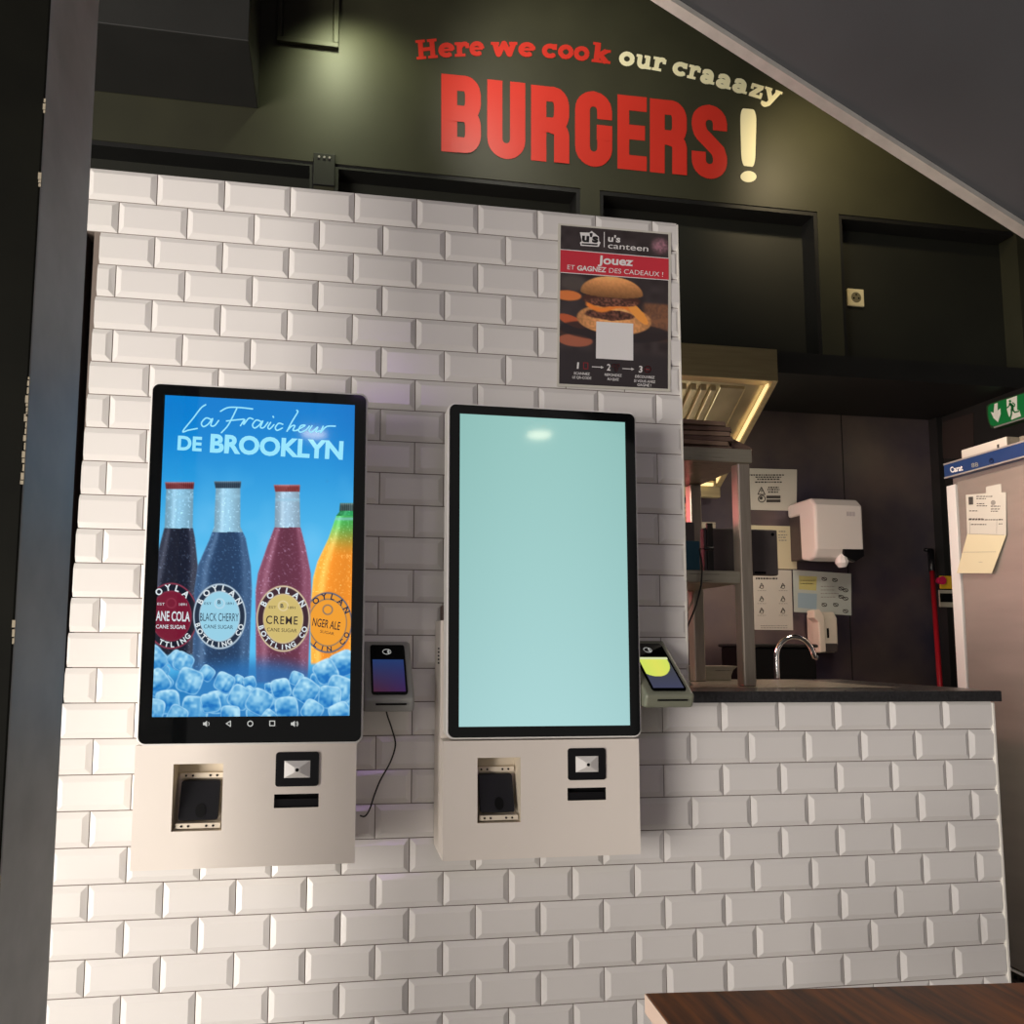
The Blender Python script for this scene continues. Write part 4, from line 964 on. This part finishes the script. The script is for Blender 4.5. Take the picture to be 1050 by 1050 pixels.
# soap dispenser
sd = .1; YSf = YK - sd
x0 = at(*k4(185, 700), Y=YSf)[0]; x1 = at(*k4(270, 700), Y=YSf)[0]; z1 = at(*k4(200, 625), Y=YSf)[2]; z0 = at(*k4(240, 820), Y=YSf)[2]; xl_ = at(*k4(150, 650), Y=YSf)[0]
sdr = thing('soap_dispenser', 'cream plastic soap dispenser on the kitchen wall beside the tap', 'dispenser', ((x0 + x1) / 2, YK, z0))
b = MB(); b.prism([(x0, y, z) for y, z in [(YK - .006, z1 - .01), (YSf + .02, z1), (YSf, z1 - .03), (YSf, z0 + .04), (YSf + .02, z0), (YK - .006, z0 + .01)]], (x1 - x0, 0, 0), CREAMP); b.build('body', sdr, bevel=.008, segs=3)
b = MB(); pr = [(xl_, z1 + .004), (xl_ + .03, z1 + .01), (x0 + .02, z1 - .02), (x0 + .02, z0 + .004), (x0 - .012, z0), (x0 - .012, z1 - .05), (xl_, z1 - .03)]
b.prism([(x, YSf - .012, z) for x, z in pr], (0, .05, 0), CREAMP); b.build('lever', sdr, bevel=.005)
b = MB(); b.box((x0 + .035, YSf - .002, z0 + .07), (x0 + .045, YSf + .001, z0 + .115), BLKMAT); b.build('level_window', sdr)
b = MB(); b.box((x0 + .025, YSf - .002, z0 + .004), (x1 - .006, YSf + .02, z0 + .045), DKGR); b.build('nozzle', sdr, bevel=.003)

# tap
Yt_ = .62
tb = at(797, 699, Y=Yt_); th = at(817, 653, Y=Yt_); te = at(837, 674, Y=Yt_); rr_ = (at(834, 672, Y=Yt_)[0] - tb[0]) / 2; zc_ = th[2] - rr_
ZB = ZW - .12
tp = thing('tap', 'chrome swan neck tap behind the bar worktop', 'tap', (tb[0], Yt_, ZB))
pts = [(tb[0], Yt_, ZB + .03), (tb[0], Yt_, (ZB + zc_) / 2), (tb[0], Yt_, zc_)] + [(tb[0] + rr_ - rr_ * math.cos(math.radians(a)), Yt_, zc_ + rr_ * math.sin(math.radians(a))) for a in range(15, 166, 15)]
pts += [(pts[-1][0] + .006, Yt_, pts[-1][2] - .018), (te[0], Yt_, te[2])]
b = MB(); b.tube(pts, .0085, CHROME, 12); b.build('spout', tp, smooth=True)
b = MB(); b.tube([(tb[0], Yt_, ZB), (tb[0], Yt_, ZB + .04)], .022, CHROME, 16); b.build('tap_base', tp)
b = MB(); e1_, e2_ = np.array(pts[-2]), np.array(pts[-1]); b.tube([e1_ * .3 + e2_ * .7, e2_ + (e2_ - e1_) * .1], .0105, CHROME, 12); b.build('aerator', tp)
b = MB(); b.box((.9, .57, .0), (XW - .8, YK - .001, ZB), STEEL); tag(b.build('sink_counter', bevel=.004), 'stainless steel back counter behind the bar worktop', 'counter')
# black bin standing on the back counter behind the tap
yb_ = 1.1; xA, xB = at(773, 690, Y=yb_)[0], at(838, 690, Y=yb_)[0]; zA = at(800, 664, Y=yb_)[2]
b = MB(); b.box((xA, yb_, ZB + .0005), (xB, yb_ + .25, zA), BLKMAT); b.box((xA - .01, yb_ - .01, zA), (xB + .006, yb_ + .26, zA + .015), BLKPL)
tag(b.build('black_bin', bevel=.01), 'square black bin behind the tap', 'bin')

# broom handle in the corner
yb_ = YK - .08
br = thing('broom', 'red broom handle with a black grip leaning in the kitchen corner', 'broom', tuple(at(966, 720, Y=yb_ - .25)))
p0 = at(955, 575, Y=yb_); p1 = at(964, 704, Y=yb_ - .25); p1 = p1 + (p1 - p0) * .9; pm = p0 + (p1 - p0) * .05
b = MB(); b.tube([pm, p1], .0105, RED, 12); b.build('handle', br, smooth=True)
b = MB(); pt = p0 - (p1 - p0) * .05; b.tube([pt, pm], .0135, BLKPL, 12); b.tube([pt, pt + np.array([-.03, 0, 0])], .009, BLKPL, 8); b.build('grip', br, smooth=True)
b = MB(); b.box((p1[0] - .15, p1[1] - .03, .0), (p1[0] + .15, p1[1] + .03, .12), BLKPL); b.tube([p1, (p1[0], p1[1], .1)], .0135, RED, 10); b.build('broom_head', br)
# stop button box and control box in the corner
PC_ = YK - .06
k5 = lambda x, y: (800 + x / 4.565, 490 + y / 4.565)
a = at(*k5(748, 458), Y=PC_); c = at(*k5(800, 520), Y=PC_)
es = thing('emergency_stop', 'yellow box with a red stop button in the kitchen corner', 'switch', ((a[0] + c[0]) / 2, PC_, c[2]))
b = MB(); b.box((a[0], PC_, c[2]), (c[0] + .05, PC_ + .009, a[2]), YEL); b.build('switch_box', es, bevel=.004)
b = MB(); q = at(*k5(747, 480), Y=PC_ - .02); b.tube([(q[0] + .012, PC_, q[2]), (q[0] + .012, PC_ - .025, q[2])], [.016, .02], mat('pink_red_button', rgb(200, 30, 80), .4), 16); b.build('push_button', es)
a = at(*k5(745, 524), Y=PC_); c = at(*k5(800, 606), Y=PC_)
cb = MB(); cb.box((a[0], PC_, c[2]), (c[0] + .05, PC_ + .009, a[2]), mat('pale_grey_box', rgb(170, 166, 150), .5)); co = tag(cb.build('control_box', bevel=.003), 'pale grey control box below the yellow stop box', 'switch box')
cb = MB(); d0 = at(*k5(748, 540), Y=PC_ - .001); d1_ = at(*k5(798, 582), Y=PC_ - .001); cb.box((d0[0], PC_ - .002, d1_[2]), (d1_[0] + .04, PC_ - .0001, d0[2]), BLKMAT); cb.build('dark_window', co)

# socket in the third niche
yq = YO + ND - .0006; a = at(867.5, 296.5, Y=yq); c = at(885, 315.5, Y=yq)
so = thing('wall_socket', 'single ivory wall socket in the right hand niche', 'socket', ((a[0] + c[0]) / 2, yq, c[2]))
b = MB(); b.box((a[0], yq - .010, c[2]), (c[0], yq, a[2]), SOCK); b.build('cover_plate', so, bevel=.003)
mx, mz = (a[0] + c[0]) / 2, (a[2] + c[2]) / 2; hw = (c[0] - a[0])
b = MB(); b.prism([(x, yq - .0108, z) for x, z in circ(mx, mz, hw * .30)], (0, .0006, 0), mat('socket_well', rgb(120, 112, 84), .5)); b.build('socket_well', so)
b = MB()
for dx, dz in ((-.012, -.004), (.012, -.004), (0, .012)): b.prism([(x, yq - .0116, z) for x, z in circ(mx + dx, mz + dz, .0042, 10)], (0, .0006, 0), BLKMAT)
b.build('pin_holes', so)

# ================================================================== FRIDGE on the right
XF = at(968, 478, Y=.86)[0]; 
PF = Plane('X', XF)
fy1 = at(976, 600, X=XF)[1]; fy0 = fy1 - .72
ztf = at(968, 477, X=XF)[2]; zpb = at(968, 491.5, X=XF)[2]; zdb = at(1028.5, 988.5, X=XF)[2]
print('fridge', XF, fy0, fy1, ztf, zpb, zdb, XW)
fr = thing('upright_fridge', 'tall stainless steel fridge with a navy top panel against the right wall', 'fridge', (XF + .3, fy1 - .35, 0))
b = MB(); b.box((XF + .03, fy0, .06), (XW - .004, fy1, ztf - .012), FRIDGEM)
for yy in (fy0 + .05, fy1 - .05):
    for xx in (XF + .08, XW - .08): b.tube([(xx, yy, 0), (xx, yy, .06)], .02, BLKPL, 10)
b.build('cabinet', fr, bevel=.004)
b = MB(); yd1 = at(987, 600, X=XF)[1]; b.box((XF, fy0 + .005, zdb + .004), (XF + .028, yd1, zpb - .022), FRIDGEM); dr = b.build('door', fr, bevel=.004)
b = MB(); ye0, ye1 = at(984.5, 600, X=XF)[1], at(975.5, 600, X=XF)[1]; b.box((XF + .002, ye0, zdb), (XF + .022, ye1, zpb - .03), RIM); b.build('hinge_edge', fr, bevel=.002)['label'] = 'pale strip along the hinge side'
b = MB(); yp1 = at(968, 484, X=XF - .012)[1]; b.box((XF - .012, fy0, zpb), (XF + .029, yp1, ztf), BLUEP)
pa = b.build('control_panel', fr, bevel=.002); pa['label'] = 'navy control panel with a pale outline'
b = MB(); xx = XF - .0125
for z0_, z1_ in ((zpb - .002, zpb + .004), (ztf - .004, ztf + .002)): b.box((xx - .001, fy0, z0_), (xx + .001, yp1, z1_), ALU)
b.build('panel_border', pa)
PF2 = Plane('X', xx); b = MB(); k6 = lambda x, y: (960 + x / 6.18, 430 + y / 6.18)
put_text(b, PF2, 'Carat', k6(94, 338), k6(172, 322), 36 / 6.18, WHITEV, .03, .0015)
b.build('maker_logo', pa); b = MB(); put_text(b, PF2, '88', k6(228, 306), k6(270, 298), 28 / 6.18, mat('display_digits', rgb(150, 150, 140), .4), .0, .0015); b.build('temperature_display', pa); b = MB()
flat(b, stroke(circ(*k6(352, 262), 2.0, 14), .8, True) + stroke([k6(352, 248), k6(352, 262)], .8), lambda x, y: PF2(x, y, .0015), mat('panel_mark', rgb(20, 32, 62), .4)); b.build('power_mark', pa)
b = MB(); b.box((XF + .004, fy0, zdb - .012), (XF + .02, fy1, zdb - .002), RIM); b.build('door_sill', fr)['label'] = 'white strip below the door'
b = MB(); b.box((XF + .02, fy0, .07), (XF + .03, fy1, zdb - .014), mat('vent_grey', rgb(90, 86, 80), .5, metal=.5))
for i in range(30):
    for j in range(4):
        yy = fy1 - .012 - i * .0225; zz = zdb - .03 - j * .022
        if zz > .08: b.box((XF + .0185, yy - .012, zz - .011), (XF + .0202, yy, zz), BLKMAT)
b.build('vent_grille', fr)
# carton on top
zt0 = ztf + .0; xb0 = XF + .01
q0 = at(979, 470, X=xb0); q1 = at(1025, 447, X=xb0); zc0 = ztf - .011
ya = at(979, 466, X=xb0)[1]; yb2 = at(1025.5, 460, X=xb0)[1]; zc1 = at(1025, 447, X=xb0)[2]
b = MB(); b.box((xb0 + .03, yb2, zc0), (xb0 + .34, ya, zc1), WCARD)
wc = tag(b.build('white_carton', bevel=.002), 'flat white carton lying on top of the fridge', 'carton')
b = MB(); b.box((xb0 + .03, yb2 - .0015, zc0 + .001), (xb0 + .339, yb2 - .0003, zc1 - .001), CORR); b.build('corrugated_end', wc)['label'] = 'grey corrugated end'
b = MB(); ym = yb2 + (ya - yb2) * .16; b.box((xb0 + .0290, ym, zc0 + .022), (xb0 + .0301, ym + .008, zc0 + .042), INK); b.build('small_print', wc)
b = MB(); b.box((xb0 + .04, yb2 - .20, zc0), (xb0 + .3, yb2 - .04, zc0 + .05), CORR); tag(b.build('grey_carton', bevel=.002), 'grey corrugated carton on the fridge beside the white carton', 'carton')
# papers on the door
PD = Plane('X', XF - .0008); LD = lambda x, y, l=.0: PD(*k6(x, y), l)
b = MB(); b.prism([LD(315, 428, .0006), LD(412, 408, .0006), LD(414, 520, .0006), LD(318, 520, .0006)], (.0005, 0, 0), PAPER)
tag(b.build('paper_slip'), 'small white paper slip tucked behind the delivery note on the fridge', 'paper', 'papers on the fridge door')
b = MB()
b.prism([LD(190, 478, .002), LD(444, 462, .002), LD(452, 735, .006), LD(206, 726, .006)], (.0006, 0, 0), PAPER)
b.prism([LD(206, 726, .006), LD(452, 735, .006), LD(376, 976, .016), LD(153, 975, .016)], (.0006, 0, 0), PAPERY)
dn_ = tag(b.build('delivery_note'), 'folded delivery note taped to the fridge door', 'paper', 'papers on the fridge door')
b = MB(); rr = random.Random(6)
def dl(x, y, l=None): return LD(x, y, .0026 + (max(0, y - 470) / 255 * .004 if y < 730 else .0044 + (y - 730) / 245 * .0102))
b.poly([dl(208, 492), dl(238, 490), dl(240, 540), dl(212, 542)], INK); flat(b, [circ(366, 528, 16, 12)], dl, INKL)
for x0_, x1_, y_ in ((258, 360, 486), (258, 320, 500), (262, 310, 532), (262, 330, 546), (215, 272, 578), (350, 412, 548), (352, 408, 566), (352, 400, 580), (215, 310, 628), (212, 430, 634), (228, 326, 664), (405, 428, 632), (405, 428, 660)):
    x = x0_
    while x < x1_: w_ = rr.uniform(8, 20); b.poly([dl(x, y_), dl(min(x1_, x + w_), y_ - .5), dl(min(x1_, x + w_), y_ + 5), dl(x, y_ + 5.5)], INK); x += w_ + 4
for p0_, p1_ in (((222, 650), (222, 725)), ((392, 640), (392, 725)), ((214, 726), (440, 732)), ((190, 842), (396, 840)), ((290, 905), (315, 905))): flat(b, stroke([p0_, p1_], 2.2), dl, INKL)
b.build('printed_text', dn_)

# exit sign on the right wall
XE = XW - .045; PE = Plane('X', XE); k7 = lambda x, y: (960 + x / 11.667, 380 + y / 11.667); LE = lambda x, y, l=.0012: PE(*k7(x, y), l)
ex = thing('exit_sign', 'green emergency exit sign with a running figure on the right wall', 'sign', tuple(at(1030, 438, X=XE)))
sl7 = -.30
yA_ = lambda x: 400 + (x - 610) * -.32 ; yB_ = lambda x: 690 + (x - 680) * -.315
ol = [(600, 430), (625, 402), (760, 352), (1350, 165), (1400, 470), (700, 690), (660, 690), (620, 610), (603, 510)]
b = MB(); b.prism([LE(x, y, 0) for x, y in ol], (.043, 0, 0), mat('dark_green_case', rgb(40, 70, 40), .5)); b.build('sign_case', ex)
b = MB(); flat(b, [[(622, 440), (645, 405), (770, 362), (1350, 180), (1390, 455), (700, 668), (650, 650), (625, 560)]], lambda x, y: LE(x, y, .0008), GREEN); gp = b.build('sign_face', ex)
b = MB(); flat(b, [[(700, 398), (738, 386), (738, 478), (772, 452), (775, 520), (742, 618), (690, 570), (655, 492), (690, 506)]], lambda x, y: LE(x, y, .0016), EXITW)
flat(b, [[(845, 345), (970, 302), (972, 470), (1000, 480), (1018, 545), (940, 575), (905, 590), (870, 540), (850, 470)]], lambda x, y: LE(x, y, .0016), EXITW)
f2 = lambda x, y: LE(x, y, .0022)
flat(b, [circ(888, 366, 15, 14)], f2, GREEN)
for pth, w_ in (([(890, 400), (915, 420), (918, 470)], 34), ([(895, 395), (862, 440), (848, 446)], 14), ([(920, 385), (945, 405), (940, 430)], 14), ([(915, 460), (945, 500), (990, 488)], 18), ([(905, 465), (905, 520), (890, 575)], 20)): flat(b, stroke(pth, w_, endcap=True), f2, GREEN)
b.build('running_figure', gp)['label'] = 'white arrow and running figure'
b = MB(); flat(b, [[(690, 672), (1390, 458), (1392, 472), (700, 690)]], lambda x, y: LE(x, y, .002), ALU); b.build('lower_trim', ex)
# loose cover panel on the right wall
b = MB(); pr_ = [at(966, 433, X=XW - .004), at(997.5, 423.5, X=XW - .004), at(998.5, 470, X=XW - .004), at(966, 470, X=XW - .004)]
b.prism(pr_, (.0035, 0, 0), mat('brown_black_panel', rgb(44, 36, 32), .45)); tag(b.build('cover_panel'), 'dark brown cover panel on the right wall above the fridge', 'panel')

# ================================================================== TABLE
TZ = .75
c0 = at(662, 1018, Z=TZ); c1 = at(1050, 1007, Z=TZ); c2 = at(681, 1049, Z=TZ)
ex_ = (c1 - c0); ex_ /= np.linalg.norm(ex_); ey_ = np.array([ex_[1], -ex_[0], 0])
print('table', c0, c1, c2)
tb_ = thing('table', 'dark brown wooden table in front of the counter at lower right', 'table', tuple(np.append((c0 + ex_ * .6 + ey_ * .35)[:2], 0)))
L_, Wd = 1.3, .7; th_ = .03
pt = [c0, c0 + ex_ * L_, c0 + ex_ * L_ + ey_ * Wd, c0 + ey_ * Wd]
b = MB(); b.prism([tuple(p - np.array([0, 0, th_])) for p in pt][::-1], (0, 0, th_), WOODT); b.build('tabletop', tb_, bevel=.002)
b = MB(); n = -ex_; q = [c0 - np.array([0, 0, .001]), c0 + ey_ * Wd - np.array([0, 0, .001])]; b.prism([q[0], q[1], q[1] - np.array([0, 0, th_ - .002]), q[0] - np.array([0, 0, th_ - .002])], tuple(n * .0015), EDGEB); b.build('edge_band', tb_)['label'] = 'beige edge band'
for u, v in ((.06, .06), (L_ - .06, .06), (.06, Wd - .06), (L_ - .06, Wd - .06)):
    p = c0 + ex_ * u + ey_ * v; b = MB(); b.box((p[0] - .02, p[1] - .02, 0), (p[0] + .02, p[1] + .02, TZ - th_), BLKPL); b.build('leg', tb_, bevel=.002)

# ================================================================== LIGHT
def area(name, loc, target, size, energy, col, sy=None, spread=180):
    l = bpy.data.lights.new(name, 'AREA'); l.energy = energy; l.color = col; l.size = size
    if sy: l.shape = 'RECTANGLE'; l.size_y = sy
    l.spread = math.radians(spread)
    o = bpy.data.objects.new(name, l); C.objects.link(o); o.location = loc
    o.rotation_euler = (Vector(target) - Vector(loc)).to_track_quat('-Z', 'Y').to_euler(); return o
def spot(name, loc, target, energy, col, ang, blend=.8, r=.04):
    l = bpy.data.lights.new(name, 'SPOT'); l.energy = energy; l.color = col; l.spot_size = math.radians(ang); l.spot_blend = blend; l.shadow_soft_size = r
    o = bpy.data.objects.new(name, l); C.objects.link(o); o.location = loc
    o.rotation_euler = (Vector(target) - Vector(loc)).to_track_quat('-Z', 'Y').to_euler(); return o
area('window_daylight', (-3.7, -3.5, 1.0), (.6, 0, 1.2), 2.6, 345, (1.0, .935, .87), 1.9)
area('floor_bounce', (-1.1, -1.35, .06), (.3, .0, 1.3), .9, 19, (1.0, .93, .82), .9)
spot('wall_spot', tuple(at(345, -40, Y=YO - .25)), tuple(at(370, 110, Y=YO)), 11, (.95, 1.0, .62), 120)
spot('wall_spot', tuple(at(900, 60, Y=YO - .45)), tuple(at(850, 170, Y=YO)), 15, (1.0, .80, .48), 120)
spot('slogan_spot', (1.0, .12, 3.7), tuple(at(600, 105, Y=YO)), 36, (1.0, .95, .8), 85)
area('hood_lamp', (at(740, 420, Y=1.2)[0] - .2, .9, 1.5), (at(740, 420, Y=1.2)[0], 1.25, 2.2), .3, 2.6, (1.0, .92, .74))
area('kitchen_lamp', (.5, .75, 1.95), (2.9, .9, 1.3), .35, 9, (1.0, .76, .66))
spot('low_fridge_fill', (2.25, -.7, 1.45), (2.85, .66, .5), 34, (1.0, .9, .8), 55)  # added fill with no visible source, brightens the lower fridge door
area('heat_lamp', (1.15, 1.15, 1.75), (3.3, 1.1, 1.7), .3, 3, (1.0, .14, .20))
area('fridge_door_fill', (2.25, .35, ZS - .2), (2.75, .5, .4), .3, 6.0, (1.0, .86, .70))  # unseen fill placed to light the fridge door from above
# violet neon and warm ceiling lamps behind the viewer: seen mirrored in the glaze and the glass
def mirror(px, py, planeY, Z=None, Y=None):
    p = at(px, py, Y=planeY); d = p - CAM; d = d * np.array([1, -1, 1]); t = (Z - p[2]) / d[2] if Z else (Y - p[1]) / d[1]; return p + d * t
q = mirror(395, 405, -.005, Y=-3.9)
area('violet_sign', tuple(q), (.7, 0, 1.8), .5, 3.2, (.62, .30, 1.0), .22)
for px, py, Yp in ((553, 447, Y2), (322, 446, Y1)):
    q = mirror(px, py, Yp, Z=2.75)
    root = thing('ceiling_lamp', 'round warm ceiling lamp mirrored in the %s' % ('blank screen' if px > 500 else 'picture screen'), 'lamp', (q[0], q[1], 2.75), 'round ceiling lamps')
    b = MB(); b.prism([(x, y, 2.75) for x, y in circ(q[0], q[1], .085, 28)], (0, 0, .01), LAMPG); b.build('diffuser', root)
    b = MB(); b.tube([(q[0], q[1], 2.761), (q[0], q[1], 2.80)], .09, RIM, 28); b.tube([(q[0], q[1], 2.8), (q[0], q[1], ZCL)], .006, BLKPL, 8); b.build('lamp_body', root)

w = bpy.data.worlds.new('world'); bpy.context.scene.world = w; w.use_nodes = True
w.node_tree.nodes['Background'].inputs[0].default_value = (1.0, .95, .90, 1); w.node_tree.nodes['Background'].inputs[1].default_value = 0.36
vs = bpy.context.scene.view_settings
vs.view_transform = 'Standard'; vs.look = 'None'; vs.exposure = 0.0; vs.gamma = 1.0; vs.use_curve_mapping = False
